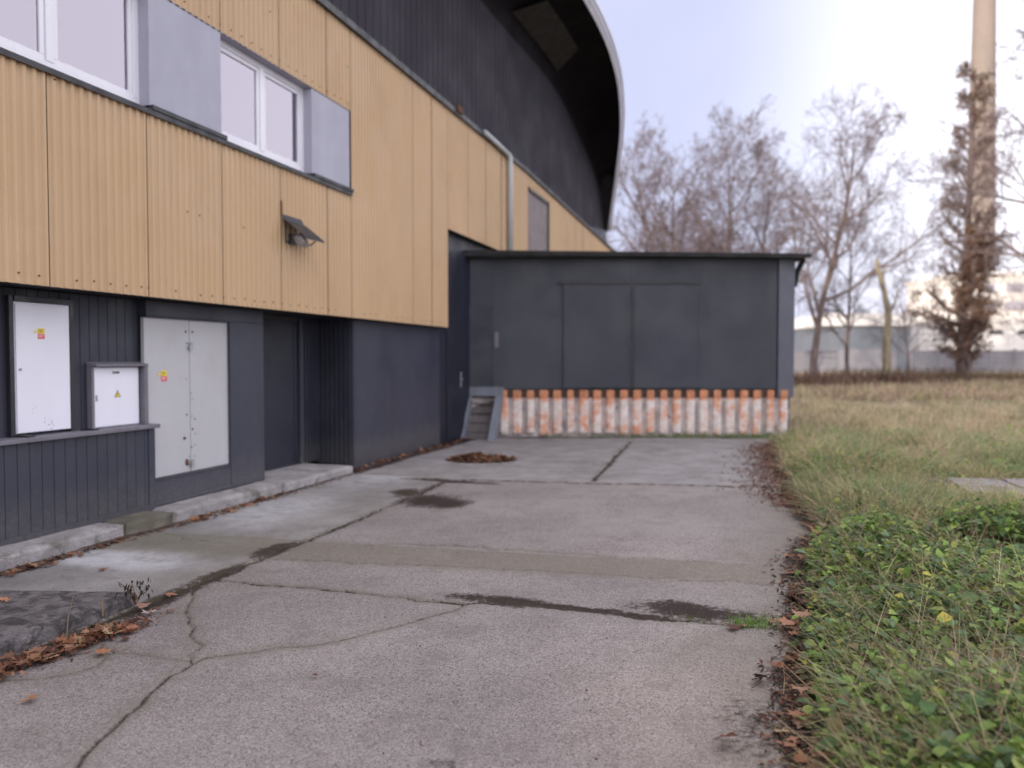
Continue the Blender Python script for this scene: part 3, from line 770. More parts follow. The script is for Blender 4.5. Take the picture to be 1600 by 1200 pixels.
m_.tube([(7.70, PC - .2, 2.93), (7.76, PC - .23, 2.85), (7.72, PC - .2, 2.80), (7.66, PC - .16, 2.80)], .012, 6)
m_.build('lamp_cage', M['steel'], lamp, CO)
m_ = MB(); m_.tube([(7.42, PC - .012, 3.10), (7.42, PC - .012, 3.26)], .010, 6); m_.build('cable', M['rust'], lamp, CO)

# ------------------------------------------------------------------ kerb stones, slab
def rough_block(name, s0, s1, p0, p1, z0, z1, mat, label, cat, group=None, skew=0.0, seed=0, amp=.010):
    r, org = hframe(name, (s0 + s1) / 2, (p0 + p1) / 2, max(z0, 0)); col.objects.unlink(r); bpy.data.objects.remove(r)
    n1, n2, n3 = max(3, int((s1 - s0) / .045)), max(3, int((p1 - p0) / .045)), max(3, int((z1 - z0) / .03))
    mb = MB()
    def pt(a, b, c):
        x, y, z = s0 + (s1 - s0) * a, p0 + (p1 - p0) * b, z0 + (z1 - z0) * c
        x += skew * (b - .5)
        e = (a in (0, 1)) + (b in (0, 1)) + (c in (0, 1))
        j = lambda q: amp * (float(fbm(x * 6 + q + z * 5, y * 6 + z * 7, 3, seed)) - .5) * 2
        k = .010 if e >= 2 else 0
        x += j(0) + k * (1 if a == 0 else -1 if a == 1 else 0); y += j(9) + k * (1 if b == 0 else -1 if b == 1 else 0); z += j(4) - (k if c == 1 else 0)
        return (x, y, z)
    def grid(fn, na, nb):
        i = len(mb.v)
        for a in range(na + 1):
            for b in range(nb + 1): mb.v.append(fn(a / na, b / nb))
        for a in range(na):
            for b in range(nb):
                q = i + a * (nb + 1) + b; mb.f.append((q, q + 1, q + nb + 2, q + nb + 1)); mb.m.append(0)
    grid(lambda a, b: pt(a, b, 1), n1, n2); grid(lambda a, b: pt(a, 0, b), n1, n3); grid(lambda a, b: pt(a, 1, b), n1, n3)
    grid(lambda a, b: pt(0, a, b), n2, n3); grid(lambda a, b: pt(1, a, b), n2, n3)
    o = mb.build(name, M[mat], None, org, smooth=False)
    x, y = XY(org[0], org[1]); o.location = (x, y, org[2]); o.rotation_euler = (0, 0, PHI)
    return tag(o, label, cat, group)
KG = 'kerb stones under the dark wall'
rough_block('kerb_stone', .6, 2.9, 5.05, 5.34, -.1, .12, 'kerb', 'grey kerb stone running out past the raised dirty slab', 'kerb stone', KG, 0, 1)
rough_block('kerb_stone', 2.92, 5.128, 5.025, 5.34, -.1, .122, 'kerb', 'pale chipped kerb stone below the white cabinets', 'kerb stone', KG, 0, 2, .007)
rough_block('kerb_stone', 5.135, 5.665, 5.022, 5.34, -.1, .122, 'kerb_moss', 'short brown mossy kerb stone between two pale ones', 'kerb stone', KG, 0, 3, .006)
rough_block('kerb_stone', 5.672, 7.372, 5.018, 5.35, -.1, .122, 'kerb', 'pale grey kerb stone below the grey double doors', 'kerb stone', KG, 0, 4, .007)
rough_block('doorstep', 7.38, 8.93, 5.0, 5.79, -.1, .112, 'kerb', 'pale concrete doorstep in front of the dark blue door', 'doorstep', None, 0, 5, .006)
rough_block('concrete_slab', 2.35, 3.55, 3.56, 4.93, -.12, .095, 'slab', 'dirty raised concrete slab edged with brown leaves beside the kerb', 'slab', None, -.35, 6, .0035)
rough_block('stone', 2.95, 3.10, 3.60, 3.78, -.05, .06, 'stone', 'dark rough stone lump among brown leaves at the slab corner', 'stone', None, 0, 7, .03)

# ================================================================== LOADING SHED
FY = 14.75
sx0, sx1 = -.95, 5.33
shed = empty('loading_shed', ((sx0 + sx1) / 2, FY, 0)); SO = ((sx0 + sx1) / 2, FY, 0)
tag(shed, 'charcoal flat roofed loading shed on a salmon and white ribbed brick base', 'shed')
def SBd(mb, name, mats, **k):
    par = k.pop('parent', shed); return mb.build(name, mats, par, SO, **k)
def fx(u, z=1.5): return (u - 800) / FPX * FY
ZB, ZT = .93, 3.42
mb = MB()
joints = [sx0] + [fx(u) for u in (770, 878, 985, 1095, 1213)]
for a, b in zip(joints[:-1], joints[1:]):
    mb.box(a + .0015, b - .0015, FY, FY + .05, ZB, ZT)
mb.box(sx0, 5.20, FY + .051, FY + .08, ZB - .02, ZT)
mb.prism([(sx0, FY + .081), (5.28, FY + .081), (5.28, 20.0), (1.05, 20.0)], 2, ZB, ZT - .02)
SBd(mb, 'shed_wall', M['shed'])
for a, b in ((fx(880), fx(984)), (fx(990), fx(1095))):
    m_ = MB(); m_.box(a, b, FY - .03, FY - .002, ZB + .02, 2.93)
    m_.box(a, a + .06, FY - .036, FY - .0305, ZB + .02, 2.93); m_.box(b - .06, b, FY - .036, FY - .0305, ZB + .02, 2.93)
    SBd(m_, 'sliding_door', M['shed'], bevel=.004)
m_ = MB(); m_.box(fx(872), fx(1092), FY - .05, FY - .003, 2.935, 2.985); SBd(m_, 'door_rail', M['flash'])
m_ = MB(); m_.box(fx(984) + .006, fx(990) - .006, FY - .04, FY - .002, ZB + .02, 2.93); SBd(m_, 'door_gap_strip', M['flash'])
m_ = MB(); m_.box(fx(1215), fx(1240), FY - .02, FY + .2, .76, ZT); SBd(m_, 'corner_trim', M['shed_trim'], bevel=.005)
m_ = MB(); m_.box(fx(728), fx(769), FY - .03, FY - .002, ZB + .01, 2.52); sdd = SBd(m_, 'shed_door', M['navy_deep'], bevel=.004)
m_ = MB(); m_.box(fx(773), fx(779), FY - .012, FY - .001, 1.72, 2.02); SBd(m_, 'door_plate', M['ledge'], parent=sdd)
m_ = MB()
m_.prism([(sx0 - .35, 3.55), (sx0 - .35, 3.47), (5.62, 3.40), (5.62, 3.48)], 1, FY - .28, FY - .255)
m_.prism([(sx0 - .3, FY - .254), (5.62, FY - .254), (5.62, 20.3), (1.0, 20.3)], 2, 3.421, 3.46)
SBd(m_, 'shed_roof', M['roof_felt'])
m_ = MB(); m_.tube([(5.5, FY - .2, 3.38), (5.46, FY - .02, 3.2), (5.44, FY + .1, 2.9)], .05, 8); SBd(m_, 'gutter_end', M['roof_felt'])
# ribbed brick base
m_ = MB(); m_.box(sx0, 5.36, FY + .03, FY + .6, -.05, ZB - .022); SBd(m_, 'base_wall', M['mortar'])
m_ = MB(); m_.box(sx0, 5.30, FY + .022, FY + .029, ZB - .175, ZB - .0225); SBd(m_, 'header_gap_strip', M['gap_dark'])  # dark strip added behind the headers to darken the gaps between them
pitch = (fx(1225) - fx(787)) / 21
for k in range(22):
    c = fx(787) + pitch * k; w = .088 + random.uniform(-.015, .015); d = random.uniform(-.012, .008)
    ribs = MB(); heads = MB()
    prof = [(c - w, FY + .032), (c - w * .8, FY + .0 + d), (c - w * .45, FY - .02 + d), (c + w * .45, FY - .02 + d), (c + w * .8, FY + .0 + d), (c + w, FY + .032)]
    ribs.prism(prof, 2, .02 + random.uniform(0, .06), ZB - .17)
    ww = w * random.uniform(.72, .86); zt_ = ZB - .024 - random.uniform(0, .006)
    heads.prism([(c - ww, ZB - .168), (c + ww, ZB - .168), (c + ww, zt_ - .02), (c + ww * .8, zt_), (c - ww * .8, zt_), (c - ww, zt_ - .02)], 1, FY - .03 + d, FY + .03, 0)
    SBd(ribs, 'brick_rib', M['brickbase'], bevel=.012); SBd(heads, 'clay_header', M['header'], bevel=.018)
# steps
stp = empty('wooden_steps', (-.62, 14.3, 0), R(-14)); 
tag(stp, 'small worn timber steps with a grey stringer leaning up to the shed door', 'steps')
run, rise, wd = .62, .93, .56
for x, hw in ((0.0, .022), (wd, .06)):
    m_ = MB(); m_.prism([(-.20, 0), (.06, 0), (run + .06, rise), (run - .16, rise)], 0, x - hw, x + hw); m_.build('stringer', M['stepside'], stp, (wd / 2, 0, 0), bevel=.004)
for k in range(4):
    z = .13 + k * .17; y = .04 + run * (z / rise)
    m_ = MB(); m_.box(.024, wd - .062, y - .05, y + .03, z - .012, z + .012); m_.build('tread', M['stepwood'], stp, (wd / 2, 0, 0), bevel=.004)
m_ = MB(); m_.box(-.03, wd + .07, run - .26, run + .10, rise + .002, rise + .035); m_.box(-.03, wd + .07, run - .262, run - .235, rise - .14, rise + .0015); m_.build('landing_board', M['stepside'], stp, (wd / 2, 0, 0), bevel=.004)
m_ = MB(); m_.prism([(.0, .01), (.03, .01), (run - .02, rise - .18), (run - .05, rise - .18)], 0, .024, wd - .062); m_.build('backing_board', M['stepwood'], stp, (wd / 2, 0, 0))

# ================================================================== VEGETATION (vectorised)
def blades(x, y, z, ang, length, width, lean, droop, colr, seg=4):
    """ribbons that rise, lean and droop"""
    n = len(x); t = np.linspace(0, 1, seg + 1)[None, :]
    dx, dy = np.cos(ang)[:, None], np.sin(ang)[:, None]
    L = length[:, None]; a0 = lean[:, None]; a = a0 + droop[:, None] * t           # angle from vertical along the blade
    st = L / seg
    hx = np.concatenate([np.zeros((n, 1)), np.cumsum(np.sin(a[:, :-1]) * st, 1)], 1); hh = np.concatenate([np.zeros((n, 1)), np.cumsum(np.cos(a[:, :-1]) * st, 1)], 1)
    cx, cy, cz = x[:, None] + dx * hx, y[:, None] + dy * hx, z[:, None] + np.maximum(hh, -.03)
    w = width[:, None] * (1 - .85 * t ** 1.6) * .5
    tw = rng.uniform(-.6, .6, (n, 1)); sx, sy = -dy * np.cos(tw), dx * np.cos(tw); sz = np.sin(tw)
    V = np.stack([np.stack([cx - sx * w, cy - sy * w, cz - sz * w], -1), np.stack([cx + sx * w, cy + sy * w, cz + sz * w], -1)], 2).reshape(n, -1, 3)
    base = (np.arange(n) * 2 * (seg + 1))[:, None]
    k = np.arange(seg)[None, :] * 2
    F = np.stack([base + k, base + k + 1, base + k + 3, base + k + 2], -1).reshape(-1, 4)
    C = np.repeat(colr[:, None, :], 2 * (seg + 1), 1)
    return V.reshape(-1, 3), F, C.reshape(-1, 3)
def leaves(x, y, z, ang, tilt, length, width, colr, curl=.25):
    """ovate leaf of 8 triangles folded on its midrib; ang heading, tilt down(-)/up(+)"""
    n = len(x)
    t = np.array([0, .28, .28, .28, .66, .66, .66, 1.0]); q = np.array([0, -.5, 0, .5, -.38, 0, .38, 0]); up = np.array([0, .10, 0, .10, .06, 0, .06, 0]) * 1.6
    F0 = np.array([[0, 2, 1], [0, 3, 2], [1, 2, 5], [1, 5, 4], [2, 3, 6], [2, 6, 5], [4, 5, 7], [5, 6, 7]])
    L, Wd = length[:, None], width[:, None]
    along = t[None] * L; side = q[None] * Wd; h = up[None] * Wd - curl * L * t[None] ** 2
    ct, st = np.cos(tilt)[:, None], np.sin(tilt)[:, None]
    fx_, fz = along * ct - h * st, along * st + h * ct
    roll = rng.normal(0, .35, (n, 1)); sz = side * np.sin(roll); side = side * np.cos(roll)
    ca, sa = np.cos(ang)[:, None], np.sin(ang)[:, None]
    V = np.stack([x[:, None] + fx_ * ca - side * sa, y[:, None] + fx_ * sa + side * ca, z[:, None] + fz + sz], -1)
    F = (np.arange(n) * 8)[:, None, None] + F0[None]
    return V.reshape(-1, 3), F.reshape(-1, 3), np.repeat(colr[:, None, :], 8, 1).reshape(-1, 3)
def cat(parts):
    V, F, C, o = [], [], [], 0
    for v, f, c in parts: V.append(v); F.append(f + o); C.append(c); o += len(v)
    return np.concatenate(V), np.concatenate(F), np.concatenate(C)
def pick(n, cols, w=None, var=.25):
    cols = np.array(cols); i = rng.choice(len(cols), n, p=np.array(w) / np.sum(w) if w is not None else None)
    c = cols[i] * (1 + rng.uniform(-var, var, (n, 1))); return np.clip(c * (1 + rng.uniform(-.08, .08, (n, 3))), 0, 1)
def field_pts(n, y0, y1, dmin=0.0, power=1.0, umax=1720):
    """random ground points in the field between two depths, out past the view's side"""
    Y = y0 * (y1 / y0) ** (rng.random(n * 3) ** power); X = rng.uniform(.2, .80, n * 3) * Y + rng.uniform(-.3, .3, n * 3)
    s, p = SP(X, Y); k = (edge(s) - p > dmin) & ((Y < 14.4) | (X > 5.55) | (Y > 20.5)) & ((X > 5.5) | (Y < 20.5) | (Y > 20.5))
    X, Y = X[k][:n], Y[k][:n]; return X, Y, hz(X, Y)
slabX, slabY = 5.25, 7.95
def clear(X, Y): return ~((np.abs(X - slabX) < .68) & (Y > slabY - .75) & (Y < slabY + .5))

# nettles and ivy-like ground cover
parts = []
nP = 11500
X, Y, Zg = field_pts(nP, 2.3, 13.5, .07, 1.0)
dens = fbm(X * 1.1, Y * 1.1, 4, 91); s_, p_ = SP(X, Y); din = edge(s_) - p_
fade = 1 - sstep(5.5, 12.5, Y + 1.5 * (din > 2.2))
fine = fbm(X * 3.3, Y * 3.3, 3, 93)
k = (dens + .22 * fade + .06 * (din < .8) + .35 * (fine - .5) > .60) & (rng.random(len(X)) < .25 + .75 * fade) & clear(X, Y)
X, Y, Zg = X[k], Y[k], Zg[k]
GREENS = [(.22, .34, .08), (.29, .43, .10), (.13, .22, .08), (.42, .51, .13), (.18, .28, .14), (.56, .52, .11), (.27, .22, .12)]
GW = [4, 4, 4, 2, 3, .35, .8]
nl = rng.integers(5, 12, len(X)); idx_ = np.repeat(np.arange(len(X)), nl); n = len(idx_)
order = np.concatenate([np.arange(a) for a in nl]) / np.repeat(nl, nl)
hgt = (rng.uniform(.05, .19, len(X)))[idx_] * (.25 + .85 * order)
tilt_st = rng.uniform(0, 2 * math.pi, len(X))[idx_]; off = rng.uniform(0, .11, len(X))[idx_] * order
ang = rng.uniform(0, 2 * math.pi, n); pcol = pick(len(X), GREENS, GW)[idx_] * rng.uniform(.75, 1.25, (n, 1))
ln = rng.uniform(.024, .07, n) * np.where(rng.random(n) < .06, 1.5, 1)
parts.append(leaves(X[idx_] + np.cos(tilt_st) * off, Y[idx_] + np.sin(tilt_st) * off, Zg[idx_] + hgt, ang, rng.normal(-.05, .45, n), ln, ln * rng.uniform(.5, .8, n), pcol))
# flat low leaves filling between
X, Y, Zg = field_pts(15000, 2.3, 9.5, .06, 1.0); k = clear(X, Y) & (fbm(X * 1.4, Y * 1.4, 3, 95) > .34); X, Y, Zg = X[k], Y[k], Zg[k]; n = len(X)
ln = rng.uniform(.015, .04, n)
parts.append(leaves(X, Y, Zg + rng.uniform(.0, .06, n), rng.uniform(0, 6.28, n), rng.normal(0, .4, n), ln, ln * rng.uniform(.5, .85, n), pick(n, GREENS + [(.13, .10, .07), (.24, .17, .11), (.10, .08, .07)], GW + [6, 5, 5])))
X, Y, Zg = field_pts(17000, 5.5, 13.8, .1, 1.0); s_, p_ = SP(X, Y); din = edge(s_) - p_
k = clear(X, Y) & (fbm(X * 1.3, Y * 1.3, 4, 121) + .20 * np.exp(-din / .9) > .53); X, Y, Zg = X[k], Y[k], Zg[k]; n = len(X)
ln = rng.uniform(.03, .08, n)
parts.append(leaves(X, Y, Zg + rng.uniform(.03, .20, n), rng.uniform(0, 6.28, n), rng.normal(0, .45, n), ln, ln * rng.uniform(.5, .85, n), pick(n, GREENS[:5], GW[:5])))
V, F, C = cat(parts); o = np_mesh('ground_cover', V, F, M['leaf'], C); tag(o, 'low green nettles and creeping leaves covering the verge', 'ground cover', kind='stuff')

# stems of dead straw lying in it
parts = []
X, Y, Zg = field_pts(17000, 2.3, 11, .13, 1.0); k = clear(X, Y) & (fbm(X * .9 + 5, Y * .9, 3, 97) > .40); X, Y, Zg = X[k], Y[k], Zg[k]; n = len(X)
STRAW = [(.42, .33, .18), (.52, .43, .25), (.32, .23, .14), (.22, .15, .10), (.36, .36, .16), (.22, .27, .11), (.20, .17, .15)]
parts.append(blades(X, Y, Zg + rng.uniform(.0, .15, n), rng.normal(2.6, 1.5, n), rng.uniform(.08, .40, n), rng.uniform(.0018, .0042, n), rng.uniform(.8, 1.6, n), rng.uniform(-.2, .55, n), pick(n, STRAW, [3, 3, 3, 2.5, 2, 2, 2]), 5))
X, Y, Zg = field_pts(700, 2.4, 8, .5, 1.0); k = (fbm(X * .9, Y * .9, 3, 99) > .55) & clear(X, Y); X, Y, Zg = X[k], Y[k], Zg[k]; n = len(X)
parts.append(blades(X, Y, Zg, rng.uniform(0, 6.28, n), rng.uniform(.12, .30, n), rng.uniform(.004, .006, n), rng.uniform(0, .4, n), rng.uniform(-.2, .4, n), pick(n, [(.30, .20, .15), (.24, .16, .10), (.36, .28, .18)]), 4))
V, F, C = cat(parts); o = np_mesh('dry_stems', V, F, M['straw'], C); tag(o, 'dead straw coloured stems tangled through the verge', 'dry stems', kind='stuff')

# grass: tufts near, coarser far
parts = []
def tufts(nt, y0, y1, per, lmin, lmax, wmin, wmax, cols, w, thr, seed, power=1.0, spread=.05, dmin=.17, fr=.9, lean=(.1, 1.0), farx=None, hv=.9, dr=(.3, 1.5)):
    X, Y, Zg = field_pts(nt, y0, y1, dmin, power)
    k = (fbm(X * fr, Y * fr, 4, seed) > thr) & clear(X, Y)
    if farx is not None: k &= farx(X, Y)
    X, Y, Zg = X[k], Y[k], Zg[k]
    i = np.repeat(np.arange(len(X)), per); n = len(i)
    tc = pick(len(X), cols, w, .32)[i] * rng.uniform(.8, 1.2, (n, 1)); head = (6.28 * 1.6 * fbm(X * .7, Y * .7, 2, seed + 1) + rng.normal(0, .5, len(X)))[i]
    parts.append(blades(X[i] + rng.normal(0, spread, n), Y[i] + rng.normal(0, spread, n), Zg[i] - .01, head + rng.normal(0, hv, n), rng.uniform(lmin, lmax, n), rng.uniform(wmin, wmax, n), rng.uniform(lean[0], lean[1], n), rng.uniform(dr[0], dr[1], n), tc, 5))
GR = [(.19, .31, .11), (.27, .39, .15), (.16, .27, .15), (.47, .47, .21), (.68, .56, .33), (.76, .61, .39), (.50, .35, .22)]
tufts(350, 3.2, 7.0, 14, .06, .22, .002, .004, GR, [4, 4, 3, 2, 1, .5, .4], .52, 101)
tufts(1700, 5.4, 13.0, 46, .18, .52, .003, .007, GR, [4, 4, 4, 3, 3, 2.4, 1], .44, 103, .9, spread=.07, lean=(.45, 1.45), hv=.8, dr=(.2, 1.2))
tufts(1500, 6.2, 16.0, 36, .18, .55, .003, .007, GR, [.8, .6, .5, 2, 4, 4, 2.4], .47, 107, .9, spread=.08, fr=.5, lean=(.5, 1.45), hv=.9, dr=(.2, 1.2))
tufts(4200, 10.0, 34.0, 14, .12, .42, .008, .016, [(.27, .33, .15), (.70, .56, .36), (.78, .64, .43), (.56, .42, .28), (.36, .25, .18), (.42, .43, .20)], [1.5, 3, 3, 2.5, 1.6, 1.5], .30, 109, .9, .12, fr=.25, lean=(.2, 1.3))
tufts(5200, 26.0, 85.0, 10, .25, .6, .03, .06, [(.34, .32, .16), (.60, .46, .31), (.68, .54, .36), (.50, .34, .25), (.30, .20, .155), (.37, .37, .17)], [1.5, 2.5, 2.3, 2.5, 1.8, 1.2], .25, 113, .9, .35, fr=.12)
V, F, C = cat(parts); o = np_mesh('grass', V, F, M['grass'], C); tag(o, 'rough green and straw coloured grass of the field', 'grass', kind='stuff')

# grass strip under the shed base and moss on the block foot
parts = []
n = 2600; X = rng.uniform(.6, 5.5, n); X = X[rng.random(n) < .25 + .75 * sstep(1.5, 4.5, X)]; n = len(X)
parts.append(blades(X, 14.6 + rng.normal(0, .07, n), np.zeros(n) - .02, rng.uniform(0, 6.28, n), rng.uniform(.04, .17, n), rng.uniform(.006, .012, n), rng.uniform(.1, .9, n), rng.uniform(.2, 1.2, n), pick(n, GR[:5], [4, 4, 3, 2, 1])))
n = 900; X = rng.normal(5.5, .4, n); parts.append(blades(X, 14.4 + rng.normal(0, .3, n), hz(X, 14.4 + 0 * X), rng.uniform(0, 6.28, n), rng.uniform(.06, .25, n), rng.uniform(.006, .012, n), rng.uniform(.1, .9, n), rng.uniform(.2, 1.2, n), pick(n, GR[:5], [4, 4, 3, 2, 1])))
V, F, C = cat(parts); o = np_mesh('grass', V, F, M['grass'], C); tag(o, 'thin strip of grass growing along the foot of the brick base', 'grass', kind='stuff')

# single clumps and sprigs
def clump(name, u, v, n, lmin, lmax, w, cols, label, catn, spread=.04, sx=1.0, z=0.0):
    x0, y0 = G(u, v); e = np_mesh(name, *blades(rng.normal(0, spread * sx, n), rng.normal(0, spread, n), np.zeros(n) - .012, rng.uniform(0, 6.28, n), rng.uniform(lmin, lmax, n), np.full(n, w), rng.uniform(.1, 1.2, n), rng.uniform(.2, 1.2, n), pick(n, cols))[:2], M['grass'], None)
    a = e.data.attributes.new('Col', 'FLOAT_COLOR', 'POINT'); c = np.ones((len(e.data.vertices), 4), np.float32); c[:, :3] = np.repeat(pick(n, cols), 10, 0); a.data.foreach_set('color', c.ravel())
    e.location = (x0, y0, max(z, 0)); return tag(e, label, catn)
clump('grass_tuft', 1178, 976, 260, .03, .09, .005, [(.20, .34, .05), (.27, .42, .07), (.15, .26, .045)], 'bright green grass tuft growing from the joint at the verge', 'grass tuft', .045, 1.9)
clump('grass_tuft', 1082, 968, 60, .02, .06, .004, [(.14, .21, .04), (.20, .22, .05)], 'tiny grass sprouts in the dark soil of the front joint', 'grass tuft', .03, 1.6)
clump('moss_clump', 118, 985, 160, .012, .04, .005, [(.05, .085, .02), (.08, .12, .03)], 'green moss clump on the front edge of the dirty slab', 'moss', .05, 1.5)
clump('moss_clump', 72, 1000, 120, .012, .04, .005, [(.05, .075, .02), (.07, .10, .03)], 'dark moss clump beside the stone lump at the slab', 'moss', .05, 1.3)
def sprig(name, u, v, pairs, size, cols, label, catn, h=.16):
    x0, y0 = G(u, v, .12); z0 = float(hz(x0, y0)); r = empty(name, (x0, y0, z0)); tag(r, label, catn)
    m_ = MB(); m_.tube([(0, 0, -.02), (.01, .005, h * .5), (.02, 0, h)], .003, 5); st = m_.build('stem', M['straw'], r)
    a = st.data.attributes.new('Col', 'FLOAT_COLOR', 'POINT'); a.data.foreach_set('color', np.tile([.12, .15, .05, 1], len(st.data.vertices)).astype(np.float32))
    n = pairs * 2; k = np.arange(n) // 2; hh = h * (.35 + .65 * (k + 1) / pairs); an = (np.arange(n) % 2) * math.pi + k * math.pi / 2 + rng.normal(0, .25, n)
    ln = size * (1.15 - .5 * k / pairs) * rng.uniform(.85, 1.15, n)
    V, F, C = leaves(.02 * hh / h, 0 * hh, hh, an, rng.normal(.15, .2, n), ln, ln * .62, pick(n, cols), .35)
    np_mesh('leaf_cluster', V, F, M['leaf'], C, r)
    return r
YG = [(.20, .27, .05), (.26, .32, .06), (.16, .24, .05)]
sprig('nettle_sprig', 1470, 1105, 3, .075, YG, 'bright yellow green nettle sprig standing in front of straw stems', 'plant')
sprig('nettle_sprig', 1408, 1160, 3, .085, YG, 'light green nettle sprig with three broad hanging leaves at the bottom of the verge', 'plant')
sprig('nettle_sprig', 1290, 1180, 3, .06, [(.24, .22, .05), (.18, .2, .05)], 'small yellowing nettle sprig at the pavement edge', 'plant', .1)
sprig('dock_plant', 1325, 785, 3, .17, [(.24, .33, .10), (.20, .28, .07)], 'pale lime broad leaved dock plant at the far verge', 'plant', .14)
sprig('yellow_weed', 1275, 765, 6, .08, [(.48, .42, .03), (.40, .38, .05)], 'small weed with bright yellow leaves beside the leaf litter', 'plant', .16)
# withered weed on the slab corner and thin stalks
wx, wy = G(212, 945, .05); ww_ = empty('withered_weed', (wx, wy, .05)); tag(ww_, 'withered black leaved weed standing at the corner of the dirty slab', 'plant')
m_ = MB()
for k in range(7):
    a = random.uniform(0, 6.28); l = random.uniform(.08, .15); m_.tube([(0, 0, 0), (math.cos(a) * l * .3, math.sin(a) * l * .3, l * .6), (math.cos(a) * l * .8, math.sin(a) * l * .8, l)], .0022, 5)
m_.build('stem', M['rust'], ww_)
n = 46; a = rng.uniform(0, 6.28, n); r_ = rng.uniform(.01, .11, n); V, F, C = leaves(np.cos(a) * r_, np.sin(a) * r_, rng.uniform(.06, .15, n), a, rng.normal(-1.1, .35, n), rng.uniform(.02, .045, n), rng.uniform(.008, .02, n), pick(n, [(.045, .035, .02), (.08, .06, .035), (.03, .025, .018)]))
np_mesh('dead_leaves', V, F, M['dryleaf'], C, ww_)
def stalk(pts, r, label, colr=(.30, .22, .11)):
    P0 = np.array(pts[0]); m_ = MB(); m_.tube([tuple(np.array(q) - P0) for q in pts], [r] * (len(pts) - 1) + [r * .5], 5)
    o = m_.build('dry_stalk', M['straw']); o.location = tuple(P0)
    at = o.data.attributes.new('Col', 'FLOAT_COLOR', 'POINT'); at.data.foreach_set('color', np.tile([*colr, 1], len(o.data.vertices)).astype(np.float32))
    return tag(o, label, 'stalk')
def g3(u, v, z): x, y = G(u, v, z); return (x, y, z)
stalk([g3(1312, 1105, .12), g3(1265, 1075, .12), g3(1222, 1036, .05)], .0035, 'long straw stalk lying from the nettles onto the pavement edge', (.42, .30, .15))
stalk([g3(1224, 1085, .01), g3(1226, 1060, .05), g3(1224, 1042, .10)], .0025, 'short upright straw stalk at the ragged pavement edge', (.36, .25, .13))
stalk([g3(104, 1000, .01), g3(106, 965, .10), g3(116, 925, .20)], .004, 'dry grey stalk rising in front of the dirty slab', (.20, .15, .11))
stalk([g3(161, 963, .03), g3(160, 945, .09), g3(160, 935, .12)], .003, 'thin straw stalk among leaves at the slab corner', (.33, .22, .10))

# ------------------------------------------------------------------ fallen leaves
LOBES = [(0, -.06), (.16, .02), (.42, -.10), (.36, .10), (.56, .22), (.36, .30), (.40, .56), (.20, .46), (.10, .66), (0, .98), (-.10, .66), (-.20, .46), (-.40, .56), (-.36, .30), (-.56, .22), (-.36, .10), (-.42, -.10), (-.16, .02)]
def maple(x, y, z, ang, tilt, size, colr, curl=.3):
    n = len(x); L = np.array(LOBES + [(0, .25)]); k = len(LOBES)
    px_, py_ = L[:, 0][None] * size[:, None], (L[:, 1] - .25)[None] * size[:, None]
    r2 = np.hypot(L[:, 0], L[:, 1] - .25)[None]; h = size[:, None] * (curl * r2 ** 2 * rng.uniform(-.5, 1, (n, 1)) + .10 * rng.normal(0, 1, (n, k + 1)) * r2)
    py2, h2 = py_ * np.cos(tilt)[:, None] - h * np.sin(tilt)[:, None], py_ * np.sin(tilt)[:, None] + h * np.cos(tilt)[:, None]
    ca, sa = np.cos(ang)[:, None], np.sin(ang)[:, None]
    V = np.stack([x[:, None] + px_ * ca - py2 * sa, y[:, None] + px_ * sa + py2 * ca, z[:, None] + h2], -1)
    i = np.arange(k); F0 = np.stack([np.full(k, k), i, (i + 1) % k], -1)
    F = (np.arange(n) * (k + 1))[:, None, None] + F0[None]
    return V.reshape(-1, 3), F.reshape(-1, 3), np.repeat(colr[:, None], k + 1, 1).reshape(-1, 3)
BROWN = [(.34, .155, .085), (.42, .22, .13), (.24, .10, .055), (.30, .16, .10), (.17, .075, .045), (.46, .29, .18)]
DARKB = [(.10, .045, .032), (.15, .065, .042), (.20, .095, .06), (.07, .04, .03), (.26, .13, .08)]
parts = []
# heap along the front of the slab
n = 170; t = rng.random(n); fu = 5 + 215 * t; s0_, p0_ = [], []
fr0, fr1 = np.array(GS(-60, 1072)), np.array(GS(222, 975))
q = fr0[None] + (fr1 - fr0)[None] * rng.random((n, 1)) ** 1.4; q = q + np.stack([rng.normal(0, .09, n), rng.normal(0, .05, n)], -1)
X, Y = XY(q[:, 0], q[:, 1]); sz = rng.uniform(.035, .10, n)
parts.append(maple(X, Y, .012 + rng.random(n) * .028, rng.uniform(0, 6.28, n), rng.normal(0, .4, n), sz, pick(n, BROWN + DARKB[:2], None)))
n = 800; q = fr0[None] + (fr1 - fr0)[None] * rng.random((n, 1)); q = q + np.stack([rng.normal(-.02, .10, n), rng.normal(0, .06, n)], -1)
X, Y = XY(q[:, 0], q[:, 1]); parts.append(leaves(X, Y, .008 + rng.random(n) * .03, rng.uniform(0, 6.28, n), rng.normal(0, .4, n), rng.uniform(.012, .035, n), rng.uniform(.008, .02, n), pick(n, DARKB + BROWN[:1])))
V, F, C = cat(parts); o = np_mesh('leaf_litter', V, F, M['dryleaf'], C); tag(o, 'brown maple leaves heaped along the front edge of the dirty slab', 'leaf litter', kind='stuff')
